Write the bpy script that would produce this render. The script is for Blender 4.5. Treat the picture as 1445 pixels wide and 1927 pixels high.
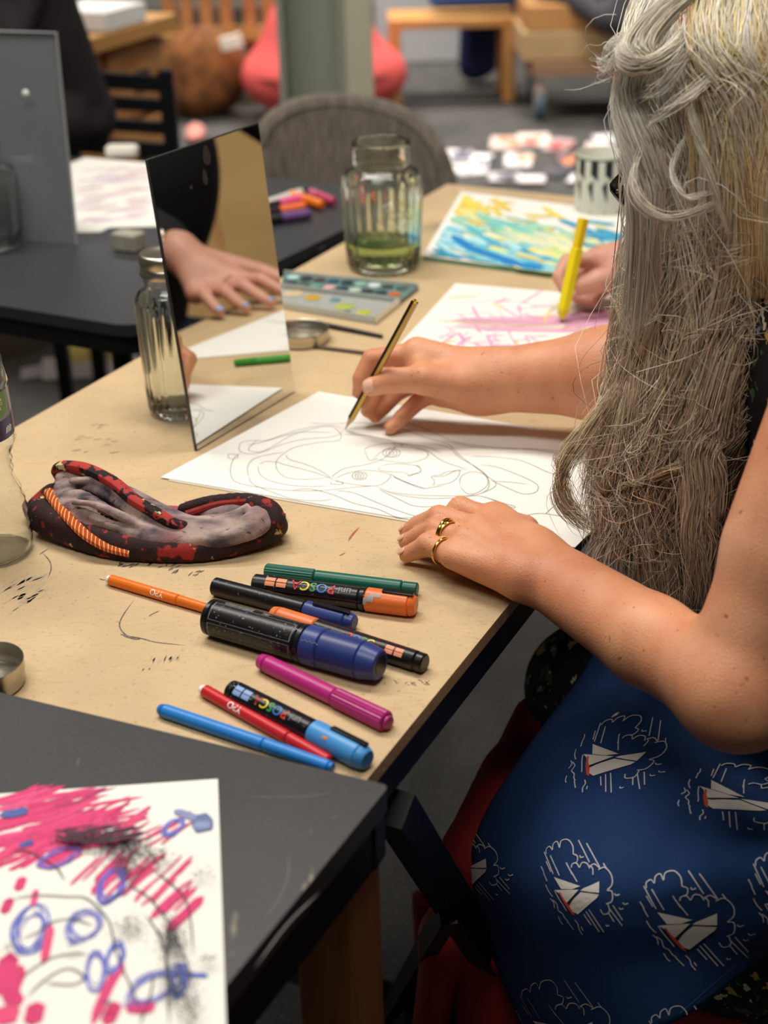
import bpy, math, random
import numpy as np
from mathutils import Vector, Matrix
from mathutils.bvhtree import BVHTree
for o in list(bpy.data.objects): bpy.data.objects.remove(o)
S = bpy.context.scene
COL = S.collection
random.seed(7); RNG = np.random.default_rng(7)

# ------------------------------------------------------------------ camera
FPX = 2672.0; PITCH = math.radians(27.0); ROLL = math.radians(-1.5); CZ = 1.35
TZ = 0.75                                   # height of the kraft table top
BZ = 0.772                                  # height of the charcoal table top
cam = bpy.data.objects.new('camera', bpy.data.cameras.new('camera')); COL.objects.link(cam)
cd = cam.data; cd.sensor_fit = 'VERTICAL'; cd.sensor_height = 36.0; cd.lens = FPX / 1927.0 * 36.0
cd.clip_start = 0.02; cd.clip_end = 60
cam.matrix_world = Matrix.Translation((0, 0, CZ)) @ Matrix.Rotation(math.radians(90) - PITCH, 4, 'X') @ Matrix.Rotation(ROLL, 4, 'Z')
cd.dof.use_dof = True; cd.dof.focus_distance = 1.20; cd.dof.aperture_fstop = 4.6
S.camera = cam
# ------------------------------------------------------------------ world, lights, exposure
w = bpy.data.worlds.new('world'); S.world = w; w.use_nodes = True
w.node_tree.nodes['Background'].inputs[0].default_value = (0.95, 0.97, 1.0, 1)
w.node_tree.nodes['Background'].inputs[1].default_value = 0.17
S.view_settings.view_transform = 'Standard'; S.view_settings.look = 'None'
S.view_settings.gamma = 1.0; S.view_settings.exposure = 0.08; S.view_settings.use_curve_mapping = False
LAMPS = [(-1.0, 2.0, 1.5, .30, 34), (0.15, 1.55, 1.5, .30, 29), (-0.4, 0.2, 1.5, .30, 25),
         (-1.6, 5.3, 1.8, .35, 62), (1.3, 5.3, 1.8, .35, 58), (-0.3, 7.6, 2.4, .35, 90)]
for i, (x, y, a, b, e) in enumerate(LAMPS):
    ld = bpy.data.lights.new('tube_light', 'AREA'); ld.shape = 'RECTANGLE'; ld.size = a; ld.size_y = b
    ld.energy = e; ld.spread = math.radians(180 if y < 3 else 125); ld.color = (1.0, 0.955, 0.88)
    lo = bpy.data.objects.new('tube_light', ld); COL.objects.link(lo); lo.location = (x, y, 2.93)

# ------------------------------------------------------------------ pixel helpers (camera maths only)
_cr, _sr, _cp, _sp = math.cos(ROLL), math.sin(ROLL), math.cos(PITCH), math.sin(PITCH)
def ray(px, py):
    x = (px - 722.5) / FPX; y = -(py - 963.5) / FPX
    x, y = _cr * x - _sr * y, _sr * x + _cr * y
    return np.array([x, _cp + y * _sp, -_sp + y * _cp])
C0 = np.array([0, 0, CZ])
def PZ(px, py, z): d = ray(px, py); return C0 + d * ((z - CZ) / d[2])
def PD(px, py, dep): return C0 + ray(px, py) * dep
def PY(px, py, y): d = ray(px, py); return C0 + d * (y / d[1])

# ------------------------------------------------------------------ materials
def lin(c):
    if isinstance(c, str): c = [int(c[i:i+2], 16) for i in (0, 2, 4)]
    r = []
    for v in c[:3]:
        v = v / 255.0
        r.append(v / 12.92 if v <= .04045 else ((v + .055) / 1.055) ** 2.4)
    return (r[0], r[1], r[2], 1.0)
MATS = {}
def mat(name, col='808080', rough=.55, metal=0., var=0., vs=30., bump=0., bs=200., trans=0., ior=1.45,
        sss=0., coat=0., alpha=1., col2=None, attr=None, stretch=None, spec=.5, emit=None):
    if name in MATS: return MATS[name]
    m = bpy.data.materials.new(name); m.use_nodes = True; MATS[name] = m
    nt = m.node_tree; N = nt.nodes; L = nt.links; b = N['Principled BSDF']
    b.inputs['Base Color'].default_value = lin(col); b.inputs['Roughness'].default_value = rough
    b.inputs['Metallic'].default_value = metal; b.inputs['IOR'].default_value = ior
    b.inputs['Transmission Weight'].default_value = trans; b.inputs['Alpha'].default_value = alpha
    b.inputs['Specular IOR Level'].default_value = spec; b.inputs['Coat Weight'].default_value = coat
    if sss: b.inputs['Subsurface Weight'].default_value = sss; b.inputs['Subsurface Radius'].default_value = (.012, .004, .002)
    if emit: b.inputs['Emission Color'].default_value = lin(emit[0]); b.inputs['Emission Strength'].default_value = emit[1]
    vec = None
    if var or bump:
        tc = N.new('ShaderNodeTexCoord'); mp = N.new('ShaderNodeMapping'); L.new(tc.outputs['Object'], mp.inputs[0]); vec = mp.outputs[0]
        if stretch: mp.inputs['Scale'].default_value = stretch
    src = None
    if attr:
        a = N.new('ShaderNodeVertexColor'); a.layer_name = attr; src = a.outputs[0]; L.new(src, b.inputs['Base Color'])
    if var:
        n = N.new('ShaderNodeTexNoise'); n.inputs['Scale'].default_value = vs; n.inputs['Detail'].default_value = 8; L.new(vec, n.inputs[0])
        r = N.new('ShaderNodeValToRGB'); r.color_ramp.elements[0].position = .34; r.color_ramp.elements[1].position = .66
        L.new(n.outputs[0], r.inputs[0])
        mx = N.new('ShaderNodeMix'); mx.data_type = 'RGBA'; L.new(r.outputs[0], mx.inputs['Factor'])
        c1 = lin(col); c2 = lin(col2) if col2 else tuple([v * (1 - var) for v in c1[:3]] + [1])
        if src is not None:
            mx.blend_type = 'MULTIPLY'; L.new(src, mx.inputs['A']); mx.inputs['B'].default_value = (1 - var, 1 - var, 1 - var, 1)
        else:
            mx.inputs['A'].default_value = c1; mx.inputs['B'].default_value = c2
        L.new(mx.outputs['Result'], b.inputs['Base Color'])
    if bump:
        n2 = N.new('ShaderNodeTexNoise'); n2.inputs['Scale'].default_value = bs; n2.inputs['Detail'].default_value = 5; L.new(vec, n2.inputs[0])
        bp = N.new('ShaderNodeBump'); bp.inputs['Strength'].default_value = bump; bp.inputs['Distance'].default_value = .002
        L.new(n2.outputs[0], bp.inputs['Height']); L.new(bp.outputs[0], b.inputs['Normal'])
    return m
def add_layer(m, col, scale, lo, hi, kind='noise', feature=None, stretch=None, dist=0., seed=0.):
    """mixes one more procedural colour layer over a material"""
    nt = m.node_tree; N = nt.nodes; L = nt.links; b = N['Principled BSDF']
    tc = N.new('ShaderNodeTexCoord'); mp = N.new('ShaderNodeMapping'); L.new(tc.outputs['Object'], mp.inputs[0])
    mp.inputs['Location'].default_value = (seed, seed * .7, seed * 1.3)
    if stretch: mp.inputs['Scale'].default_value = stretch
    if kind == 'noise':
        n = N.new('ShaderNodeTexNoise'); n.inputs['Detail'].default_value = 6; n.inputs['Distortion'].default_value = dist; out = n.outputs[0]
    elif kind == 'wave':
        n = N.new('ShaderNodeTexWave'); n.inputs['Distortion'].default_value = dist; n.inputs['Detail'].default_value = 3; out = n.outputs['Fac']
    else:
        n = N.new('ShaderNodeTexVoronoi'); out = n.outputs['Distance']
        if feature: n.feature = feature
    n.inputs['Scale'].default_value = scale; L.new(mp.outputs[0], n.inputs['Vector'])
    r = N.new('ShaderNodeMapRange'); r.inputs['From Min'].default_value = lo; r.inputs['From Max'].default_value = hi; L.new(out, r.inputs['Value'])
    mx = N.new('ShaderNodeMix'); mx.data_type = 'RGBA'; L.new(r.outputs[0], mx.inputs['Factor'])
    if b.inputs['Base Color'].is_linked: L.new(b.inputs['Base Color'].links[0].from_socket, mx.inputs['A'])
    else: mx.inputs['A'].default_value = b.inputs['Base Color'].default_value
    mx.inputs['B'].default_value = lin(col); L.new(mx.outputs['Result'], b.inputs['Base Color'])
    return m

# ------------------------------------------------------------------ mesh building
class MB:
    def __init__(s): s.v = []; s.f = []; s.n = 0
    def add(s, v, f):
        s.v.append(np.asarray(v, float).reshape(-1, 3)); o = s.n
        s.f += [tuple(int(i) + o for i in q) for q in f]; s.n += len(s.v[-1]); return s
    def verts(s): return np.concatenate(s.v) if s.v else np.zeros((0, 3))
def norm(a): a = np.asarray(a, float); return a / (np.linalg.norm(a) + 1e-12)
def frame(ax):
    ax = norm(ax); h = np.array([0, 0, 1.]) if abs(ax[2]) < .95 else np.array([1., 0, 0])
    u = norm(np.cross(h, ax)); return u, np.cross(ax, u)
def catmull(P, n=8, closed=False):
    P = np.asarray(P, float); out = []
    if len(P) < 3 and not closed:
        return np.array([P[0] + (P[-1] - P[0]) * t for t in np.linspace(0, 1, n + 1)])
    Q = np.vstack([P[-1], P, P[0], P[1]]) if closed else np.vstack([2 * P[0] - P[1], P, 2 * P[-1] - P[-2]])
    m = len(Q) - 3
    t = np.linspace(0, 1, n, endpoint=False)[:, None]
    for i in range(m):
        a, b, c, d = Q[i:i+4]
        out.append(.5 * ((2*b) + (-a+c)*t + (2*a-5*b+4*c-d)*t**2 + (-a+3*b-3*c+d)*t**3))
    out = np.vstack(out)
    return out if closed else np.vstack([out, P[-1]])
def box(mb, c, s, ax=None, bev=0.):
    """box centre c, full sizes s, axes columns ax; optional chamfer"""
    ax = np.eye(3) if ax is None else np.array([norm(a) for a in ax])
    h = np.array(s, float) / 2
    if bev <= 0:
        v = [[x, y, z] for x in (-1, 1) for y in (-1, 1) for z in (-1, 1)]
        v = np.array(v) * h; f = [(0,1,3,2),(4,6,7,5),(0,4,5,1),(2,3,7,6),(0,2,6,4),(1,5,7,3)]
        return mb.add(np.asarray(c) + v @ ax, f)
    # rounded outline in local xy, chamfered top and bottom
    b = min(bev, h[0]*.9, h[1]*.9); pts = []
    for (sx, sy, a0) in ((1,1,0),(-1,1,90),(-1,-1,180),(1,-1,270)):
        for k in range(4):
            a = math.radians(a0 + 30 * k); pts.append(((h[0]-b)*sx + b*math.cos(a), (h[1]-b)*sy + b*math.sin(a)))
    pts = np.array(pts); n = len(pts); bz = min(b * .5, h[2] * .8); rings = []
    for z, k in ((-h[2], 1), (-h[2]+bz, 0), (h[2]-bz, 0), (h[2], 1)):
        sc = (h[:2] - bz * k) / h[:2]; rings.append(np.c_[pts * sc, np.full(n, z)])
    v = np.vstack(rings); f = [tuple(range(n))[::-1], tuple(range(3*n, 4*n))]
    for r in range(3):
        for i in range(n): j = (i+1) % n; f.append((r*n+i, r*n+j, (r+1)*n+j, (r+1)*n+i))
    return mb.add(np.asarray(c) + v @ ax, f)
def tube(mb, P, r, n=8, caps=True, flat=1., up=None):
    P = np.asarray(P, float); m = len(P); r = np.broadcast_to(np.asarray(r, float), (m,))
    T = np.gradient(P, axis=0); rings = []; u0 = None
    for i in range(m):
        t = norm(T[i])
        if u0 is None: u0 = frame(t)[0] if up is None else norm(np.cross(up, t))
        u0 = norm(u0 - t * (u0 @ t)); w_ = np.cross(t, u0)
        a = np.linspace(0, 2*math.pi, n, endpoint=False)[:, None]
        rings.append(P[i] + r[i] * (np.cos(a) * u0 + np.sin(a) * w_ * flat))
    v = np.vstack(rings); f = []
    for i in range(m-1):
        for k in range(n): j = (k+1) % n; f.append((i*n+k, i*n+j, (i+1)*n+j, (i+1)*n+k))
    if caps: f += [tuple(range(n))[::-1], tuple(range((m-1)*n, m*n))]
    return mb.add(v, f)
def lathe(mb, prof, n=32, c=(0,0,0), axis=(0,0,1), rib=0, ribn=0, u=None):
    """prof: (radius, height along the axis) list"""
    ax = norm(axis); 
    if u is None: u, w_ = frame(ax)
    else: w_ = np.cross(ax, u)
    c = np.asarray(c, float); v = []; m = len(prof)
    a = np.linspace(0, 2*math.pi, n, endpoint=False)[:, None]
    for p in prof:
        rr = p[0] * np.ones_like(a)
        if rib and len(p) > 2: rr = rr * (1 + rib * p[2] * np.cos(a * ribn))
        v.append(c + ax * p[1] + rr * (np.cos(a) * u + np.sin(a) * w_))
    v = np.vstack(v); f = []
    for i in range(m-1):
        for k in range(n): j = (k+1) % n; f.append((i*n+k, i*n+j, (i+1)*n+j, (i+1)*n+k))
    if prof[0][0] > 1e-5 and getattr(mb, 'cap0', True): f.append(tuple(range(n))[::-1])
    if prof[-1][0] > 1e-5 and getattr(mb, 'cap1', True): f.append(tuple(range((m-1)*n, m*n)))
    return mb.add(v, f)
def prism(mb, pts, d, up=(0, 0, 1)):
    """polygon pts (3D) thickened by d along up (downwards)"""
    p = np.asarray(pts, float); n = len(p); q = p - np.asarray(up, float) * d
    nn = np.cross(p[1]-p[0], p[2]-p[1]); f = [tuple(range(n)), tuple(range(n, 2*n))[::-1]]
    for i in range(n): j = (i+1) % n; f.append((i, i+n, j+n, j))
    if nn @ np.asarray(up) < 0: f = [t[::-1] for t in f]
    return mb.add(np.vstack([p, q]), f)
def ribbon(mb, P, wd, nrm=(0, 0, 1), taper=0.):
    P = np.asarray(P, float); m = len(P)
    T = np.gradient(P, axis=0); nrm = np.broadcast_to(np.asarray(nrm, float), P.shape)
    sd = np.cross(nrm, T); sd /= (np.linalg.norm(sd, axis=1)[:, None] + 1e-12)
    t = np.linspace(0, 1, m)[:, None]; ww = np.broadcast_to(np.asarray(wd, float).reshape(-1, 1), (m, 1)) / 2
    if taper: ww = ww * np.clip(np.minimum(t, 1-t) / taper, .15, 1)
    v = np.vstack([P - sd * ww, P + sd * ww]); f = [(i, i+1, m+i+1, m+i) for i in range(m-1)]
    return mb.add(v, f)
def grid(mb, V):
    a, b = V.shape[:2]; f = [(i*b+j, i*b+j+1, (i+1)*b+j+1, (i+1)*b+j) for i in range(a-1) for j in range(b-1)]
    return mb.add(V.reshape(-1, 3), f)

ORIG = {}
def thing(name, label, cat, loc=(0, 0, 0), group=None):
    o = bpy.data.objects.new(name, None); COL.objects.link(o); o.location = [float(v) for v in loc]; o.empty_display_size = .05
    ORIG[o.name] = np.array(loc, float); o['label'] = label; o['category'] = cat
    if group: o['group'] = group
    return o
def part(name, mb, m, parent=None, smooth=True, label=None, kind=None, angle=35):
    V = mb.verts(); 
    org = ORIG[parent.name] if parent is not None else np.zeros(3)
    me = bpy.data.meshes.new(name); me.from_pydata((V - org).tolist(), [], mb.f); me.update()
    if smooth:
        me.polygons.foreach_set('use_smooth', [True] * len(me.polygons))
        if angle: 
            try: me.set_sharp_from_angle(angle=math.radians(angle))
            except Exception: pass
    o = bpy.data.objects.new(name, me); COL.objects.link(o); me.materials.append(m)
    if parent is not None: o.parent = parent
    ORIG[o.name] = org
    if label: o['label'] = label
    if kind: o['kind'] = kind
    return o
def tag(o, label, cat, group=None, kind=None):
    o['label'] = label; o['category'] = cat
    if group: o['group'] = group
    if kind: o['kind'] = kind
    return o
def struct(name, mb, m, parent=None, **k):
    o = part(name, mb, m, parent, **k); o['kind'] = 'structure'; return o
def colored(o, cols):
    a = o.data.color_attributes.new('Col', 'FLOAT_COLOR', 'POINT')
    a.data.foreach_set('color', np.asarray(cols, np.float32).reshape(-1))

# ------------------------------------------------------------------ smooth implicit surfaces (bodies, cloth lumps)
def smin(a, b, k):
    if k <= 0: return np.minimum(a, b)
    h = np.maximum(k - np.abs(a - b), 0) / k; return np.minimum(a, b) - h * h * k * .25
def prim(p, P):
    if p[0] == 'c':
        a, b, ra, rb = p[1:5]; ab = b - a; L2 = ab @ ab + 1e-12
        t = np.clip(((P - a) @ ab) / L2, 0, 1); d = P - a - t[:, None] * ab
        return np.sqrt((d * d).sum(1)) - (ra + (rb - ra) * t)
    c, r, R = p[1:4]; q = ((P - c) @ R.T) / r; k = np.sqrt((q * q).sum(1)); g = np.sqrt(((q / r) ** 2).sum(1)) + 1e-9
    return np.where(k < .3, (k - 1) * min(r), k * (k - 1) / g)
def cap(a, b, ra, rb=None): return ('c', np.asarray(a, float), np.asarray(b, float), ra, ra if rb is None else rb)
def ell(c, r, R=None): return ('e', np.asarray(c, float), np.asarray(r, float), np.eye(3) if R is None else np.array([norm(v) for v in R]))
def chain(P, r): return [cap(P[i], P[i+1], r[i], r[i+1]) for i in range(len(P)-1)]
def sdf(mb, groups, res, nb=20):
    """groups: (k_inside, k_join, [prims]); surface nets over blocks"""
    lo = np.full(3, 1e9); hi = -lo
    for g in groups:
        for p in g[2]:
            if p[0] == 'c':
                for q, r in ((p[1], p[3]), (p[2], p[4])): lo = np.minimum(lo, q - r); hi = np.maximum(hi, q + r)
            else: r = max(p[2]); lo = np.minimum(lo, p[1] - r); hi = np.maximum(hi, p[1] + r)
    lo -= 3 * res + .004; hi += 3 * res + .004
    nblk = np.ceil((hi - lo) / res / nb).astype(int); M = int(max(nblk) * nb + 8)
    bc = np.stack(np.meshgrid(*[np.arange(k) for k in nblk], indexing='ij'), -1).reshape(-1, 3)
    cen = lo + (bc * nb + nb / 2) * res; hd = nb * res * .9 + res
    PD_ = [[prim(p, cen) for p in g[2]] for g in groups]
    mn = np.min([d for g in PD_ for d in g], axis=0)
    act = np.where(mn < hd + .012)[0]
    ar = np.arange(-1, nb + 1); G = np.stack(np.meshgrid(ar, ar, ar, indexing='ij'), -1).reshape(-1, 3)
    n2 = nb + 2; keys = []; pos = []; quads = []
    cor = [(i, j, k) for i in (0, 1) for j in (0, 1) for k in (0, 1)]
    edges = [(a, b) for a in range(8) for b in range(a+1, 8) if sum(abs(cor[a][q]-cor[b][q]) for q in range(3)) == 1]
    for bi in act:
        idx = G + bc[bi] * nb; P = lo + idx * res; acc = None
        for gi, g in enumerate(groups):
            dg = None
            for pi, p in enumerate(g[2]):
                if PD_[gi][pi][bi] > hd + .03: continue
                d = prim(p, P); dg = d if dg is None else smin(dg, d, g[0])
            if dg is not None: acc = dg if acc is None else smin(acc, dg, g[1])
        if acc is None: continue
        if acc.min() > 0 or acc.max() < 0: continue
        D = acc.reshape(n2, n2, n2); c8 = np.stack([D[i:i+n2-1, j:j+n2-1, k:k+n2-1] for i, j, k in cor], -1)
        sg = c8 < 0; m = sg.any(-1) & ~sg.all(-1); ci = np.argwhere(m); v8 = c8[m]; s8 = sg[m]
        acp = np.zeros((len(ci), 3)); cnt = np.zeros(len(ci))
        for a, b in edges:
            x = s8[:, a] != s8[:, b]
            if not x.any(): continue
            t = v8[x, a] / (v8[x, a] - v8[x, b]); ca = np.array(cor[a], float); cb = np.array(cor[b], float)
            acp[x] += ca + t[:, None] * (cb - ca); cnt[x] += 1
        gp = lo + (ci - 1 + bc[bi] * nb + acp / cnt[:, None]) * res
        gi_ = ci - 1 + bc[bi] * nb + 2; keys.append((gi_[:, 0] * M + gi_[:, 1]) * M + gi_[:, 2]); pos.append(gp)
        I = D[1:-1, 1:-1, 1:-1] < 0                      # corners owned: index 0..nb-1
        for ax in range(3):
            sl = [slice(1, -1)] * 3; sl[ax] = slice(2, None); J = D[tuple(sl)] < 0
            e = np.argwhere(I != J); 
            if not len(e): continue
            fl = I[tuple(e.T)]; b0 = e + bc[bi] * nb + 2; u = np.zeros(3, int); w_ = np.zeros(3, int); u[(ax+1) % 3] = 1; w_[(ax+2) % 3] = 1
            q = np.stack([b0 - u - w_, b0 - w_, b0, b0 - u], 1); k = (q[..., 0] * M + q[..., 1]) * M + q[..., 2]
            k[~fl] = k[~fl][:, ::-1]; quads.append(k)
    keys = np.concatenate(keys); pos = np.concatenate(pos); quads = np.concatenate(quads)
    uk, ix = np.unique(keys, return_index=True); V = pos[ix]; F = np.searchsorted(uk, quads)
    F = np.clip(F, 0, len(uk)-1); ok = (uk[F] == quads).all(1); F = F[ok]
    mb.add(V, []); mb.f = None; mb.F = F; return mb
def part_np(name, V, F, m, parent=None, smooth=True, label=None, kind=None):
    org = ORIG[parent.name] if parent is not None else np.zeros(3)
    me = bpy.data.meshes.new(name); V = np.asarray(V, np.float32) - org.astype(np.float32); k = F.shape[1]
    me.vertices.add(len(V)); me.vertices.foreach_set('co', V.reshape(-1))
    me.loops.add(F.size); me.loops.foreach_set('vertex_index', F.reshape(-1).astype(np.int32))
    me.polygons.add(len(F)); me.polygons.foreach_set('loop_start', np.arange(0, F.size, k, dtype=np.int32))
    me.polygons.foreach_set('loop_total', np.full(len(F), k, np.int32)); me.update(calc_edges=True)
    if smooth: me.polygons.foreach_set('use_smooth', np.ones(len(F), bool))
    o = bpy.data.objects.new(name, me); COL.objects.link(o); me.materials.append(m)
    if parent is not None: o.parent = parent
    ORIG[o.name] = org
    if label: o['label'] = label
    if kind: o['kind'] = kind
    return o
def blob(name, groups, res, m, parent=None, **k):
    mb = MB(); sdf(mb, groups, res); return part_np(name, mb.verts(), mb.F, m, parent, **k)

# ------------------------------------------------------------------ text
_TX = {}
def text2d(s, size):
    key = s
    if key not in _TX:
        cu = bpy.data.curves.new('t', 'FONT'); cu.body = s; cu.size = 1.0; cu.resolution_u = 3; cu.offset = .012
        ob = bpy.data.objects.new('t', cu); COL.objects.link(ob)
        dg = bpy.context.evaluated_depsgraph_get(); me = ob.evaluated_get(dg).to_mesh()
        V = np.array([v.co[:] for v in me.vertices]).reshape(-1, 3); Fc = [tuple(p.vertices) for p in me.polygons]
        ob.evaluated_get(dg).to_mesh_clear(); bpy.data.objects.remove(ob)
        _TX[key] = (V, Fc)
    V, Fc = _TX[key]; return V[:, :2] * size, Fc
def wrap_text(mb, s, size, c, e, n, r, off=.00015, mir=1):
    """text starting at c on a cylinder axis; e reading direction, n outward normal, r radius"""
    V, Fc = text2d(s, size); e = norm(e); n = norm(n - e * (n @ e)); up = np.cross(n, e)
    if len(V) == 0: return 0
    a = (V[:, 1] - size * .35) / r
    P = np.asarray(c) + V[:, :1] * e + (r + off) * (np.cos(a)[:, None] * n + np.sin(a)[:, None] * up)
    mb.add(P, Fc); return V[:, 0].max()
def flat_text(mb, s, size, c, e, up, n=None, off=.0002):
    V, Fc = text2d(s, size); e = norm(e); up = norm(up); nn = np.cross(e, up) * off
    mb.add(np.asarray(c) + V[:, :1] * e + V[:, 1:2] * up + nn, Fc)
    return V[:, 0].max()

# ================================================================== SETTING
m_floor = mat('grey_floor', '4c4a47', .6, var=.35, vs=9, bump=.25, bs=90)
add_layer(m_floor, '85837f', 160, .60, .72); add_layer(m_floor, '222224', 2.2, .55, .75)
b = MB(); grid(b, np.array([[[x, y, 0] for x in np.linspace(-5, 5, 6)] for y in np.linspace(-3, 10.5, 6)])[:, ::1]); 
fl = struct('floor', b, m_floor, smooth=False)
m_wall = mat('painted_wall', 'b9b6ae', .8, var=.08, vs=3)
for nm, c, s in (('wall_back', (0, 10.55, 1.5), (10.2, .1, 3.2)), ('wall_left', (-5.05, 3.75, 1.5), (.1, 13.5, 3.2)), ('wall_right', (5.05, 3.75, 1.5), (.1, 13.5, 3.2)), ('wall_front', (0, -3.05, 1.5), (10.2, .1, 3.2))):
    b = MB(); box(b, c, s); struct(nm, b, m_wall, smooth=False)
b = MB(); box(b, (0, 3.75, 3.05), (10.2, 13.6, .1)); struct('ceiling', b, mat('ceiling_paint', 'a8a8a4', .9), smooth=False)

# steel column behind the grey chair (H section)
pil = thing('steel_column', 'pale green-grey painted steel column behind the grey woven chair', 'column', PY(612, 400, 4.1) * [1, 1, 0])
mp1 = mat('column_paint', 'a2a89a', .45, var=.06, vs=4)
cx = PY(612, 150, 4.1)[0]
for nm, dx, sx, dy, sy in (('flange', -.112, .018, 0, .24), ('web', -.03, .15, .01, .012), ('flange', .053, .018, 0, .24)):
    b = MB(); box(b, (cx + dx, 4.1 + dy, 1.5), (sx, sy, 3.0)); part(nm, b, mp1, pil, smooth=False)
b = MB(); box(b, (cx + .099, 4.0, 1.5), (.075, .035, 3.0), bev=.004); part('cover_strip', b, mat('strip_paint', 'd4d1b8', .5, var=.05, vs=5), pil, smooth=False, label='cream painted strip on the right of the column')

# ================================================================== KRAFT-TOPPED TABLE
e1 = norm(np.array([.459, .888, 0])); e2 = np.array([-e1[1], e1[0], 0])      # along / across the table
eb = norm(np.array([-.92, .39, 0]))                                          # near end, parallel to the charcoal table
R0 = PZ(700, 1455, TZ); R0 = R0 - e1 * .012
n0 = R0 + eb * .62 / abs(eb @ e2)
Lf = PZ(0, 820, TZ); s = (Lf - R0) @ e2; n0 = R0 + eb * (s / (eb @ e2))
far = (PZ(850, 347, TZ) - R0) @ e1; nl = n0; fl_ = R0 + e2 * s + e1 * far; fr_ = R0 + e1 * far
m_top = mat('worn_plywood', 'cfb38a', .62, var=.12, vs=14, bump=.35, bs=260, stretch=(1, 1, 1))
add_layer(m_top, 'bd9d72', 34, .56, .78, stretch=(1.2, 5, 1), dist=1.5)
add_layer(m_top, 'a98d68', 220, .60, .75)
add_layer(m_top, '8b7a63', 5, .62, .78, seed=3.3)
tab = thing('work_table', 'long work table topped with pale paint-stained board on black legs', 'table', [R0[0] + e1[0] * .8 + e2[0] * .3, R0[1] + e1[1] * .8 + e2[1] * .3, 0])
b = MB(); prism(b, [R0, n0, fl_, fr_], .012); part('board', b, m_top, tab, smooth=False)
m_blk = mat('black_plastic', '17171a', .45, bump=.1, bs=300); m_bmet = mat('black_metal', '101012', .4, metal=.3)
ins = lambda a, c_, k=.012: a + norm(c_ - a) * k
b = MB(); cc = (R0 + n0 + fl_ + fr_) / 4
prism(b, [ins(p, cc, .006) - [0, 0, .0125] for p in (R0, n0, fl_, fr_)], .03); part('under_frame', b, m_blk, tab, smooth=False)
# folding legs: crossing bars under each side
def barbox(mb, a, c_, wv, th):
    a = np.asarray(a, float); c_ = np.asarray(c_, float); d = norm(c_ - a); s_ = norm(np.cross(d, [0, 0, 1])) if abs(d[2]) < .999 else np.array([1., 0, 0]); t = np.cross(s_, d)
    return box(mb, (a + c_) / 2, (np.linalg.norm(c_ - a), wv, th), ax=[d, s_, t])
a0 = PZ(742, 1520, .695); a1 = PZ(985, 1920, .2); dr = (a1 - a0); fl0 = a0 + dr * (.695 / (.695 - .2))
def onplane(px, py, off): d = ray(px, py); return C0 + d * ((e2 @ (a0 + e2 * off - C0)) / (e2 @ d))
br0 = onplane(842, 1717, 0.); br1 = onplane(738, 1895, .19); br1 = br0 + (br1 - br0) * ((br0[2] - .012) / (br0[2] - br1[2]))
for off in (0, .50):
    b = MB(); barbox(b, a0 + e2 * off, fl0 + e2 * off + [0, 0, .012], .022, .028); part('leg', b, m_bmet, tab)
b = MB(); barbox(b, br0, br1, .014, .02); part('brace', b, m_bmet, tab)
b = MB(); barbox(b, fl0 + [0, 0, .03], fl0 + e2 * .5 + [0, 0, .03], .02, .02); part('cross_bar', b, m_bmet, tab)
for k in (.12, .5):
    q = R0 + e1 * (far - .25) + e2 * k; b = MB(); barbox(b, q - [0, 0, .045], q - [0, 0, TZ - .01], .028, .028); part('leg', b, m_bmet, tab)
# stains and paint marks lying in the board surface
def stroke2(mb, pts, wd, z, sc=1., n=6, taper=.2, crop=None):
    if crop: pts = [(crop[0] + x / crop[2], crop[1] + y / crop[2]) for x, y in pts]
    Q = np.array([PZ(x, y, z) for x, y in pts]); Q = catmull(Q, n) if len(Q) > 2 else catmull(Q, n)
    return ribbon(mb, Q, wd, taper=taper)
c5 = (0, 850, 2.58)
b = MB(); rr = random.Random(3)
for seg in ([(650,720),(600,790),(580,840),(600,880),(640,900),(720,910)], [(600,890),(680,905),(760,925),(900,940)],
            [(190,500),(205,490),(238,468)], [(205,490),(240,530),(248,570),(232,615)], [(720,800),(745,785),(775,772)],
            [(480,615),(500,622),(515,620)], [(690,1065),(700,1050)], [(722,1060),(728,1048)], [(60,775),(90,755)]):
    stroke2(b, seg, .0011, TZ + .0002, crop=c5)
stroke2(b, [(585, 885), (640, 903), (680, 910)], .0028, TZ + .0003, crop=c5)
for i in range(22):
    x = rr.uniform(560, 960); y = 540 + (x - 560) * .12 + rr.uniform(-18, 22); stroke2(b, [(x, y), (x + rr.uniform(8, 40), y - rr.uniform(5, 22))], rr.uniform(.0008, .003), TZ + .0002, crop=c5, n=3)
for i in range(16):
    x = rr.uniform(120, 215); y = rr.uniform(800, 860); stroke2(b, [(x - 5, y), (x + rr.uniform(3, 16), y - rr.uniform(1, 5))], rr.uniform(.0008, .0016), TZ + .0002, n=3)
for q in ([(905, 780), (912, 777)], [(915, 784), (922, 780)], [(600, 470), (612, 462)], [(1150, 1350), (1165, 1340)]): stroke2(b, q, .001, TZ + .0002, n=2)
for i in range(14):
    x = rr.uniform(720, 805); stroke2(b, [(x, 1282 + rr.uniform(-4, 8)), (x + rr.uniform(4, 12), 1284 + rr.uniform(-4, 8))], .0009, TZ + .0002, n=2)
part('ink_stain', b, mat('ink_stain', '3a3a3c', .7, var=.5, vs=300, col2='8a7a64'), tab, smooth=False, kind='stuff', label='dried black ink marks')
b = MB()
for i in range(34):
    x = rr.uniform(-20, 190); y = 690 - (x) * .25 + rr.uniform(-40, 90); stroke2(b, [(x, y), (x + rr.uniform(30, 90), y - rr.uniform(15, 50))], rr.uniform(.001, .004), TZ + .00012, crop=c5, n=4)
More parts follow.
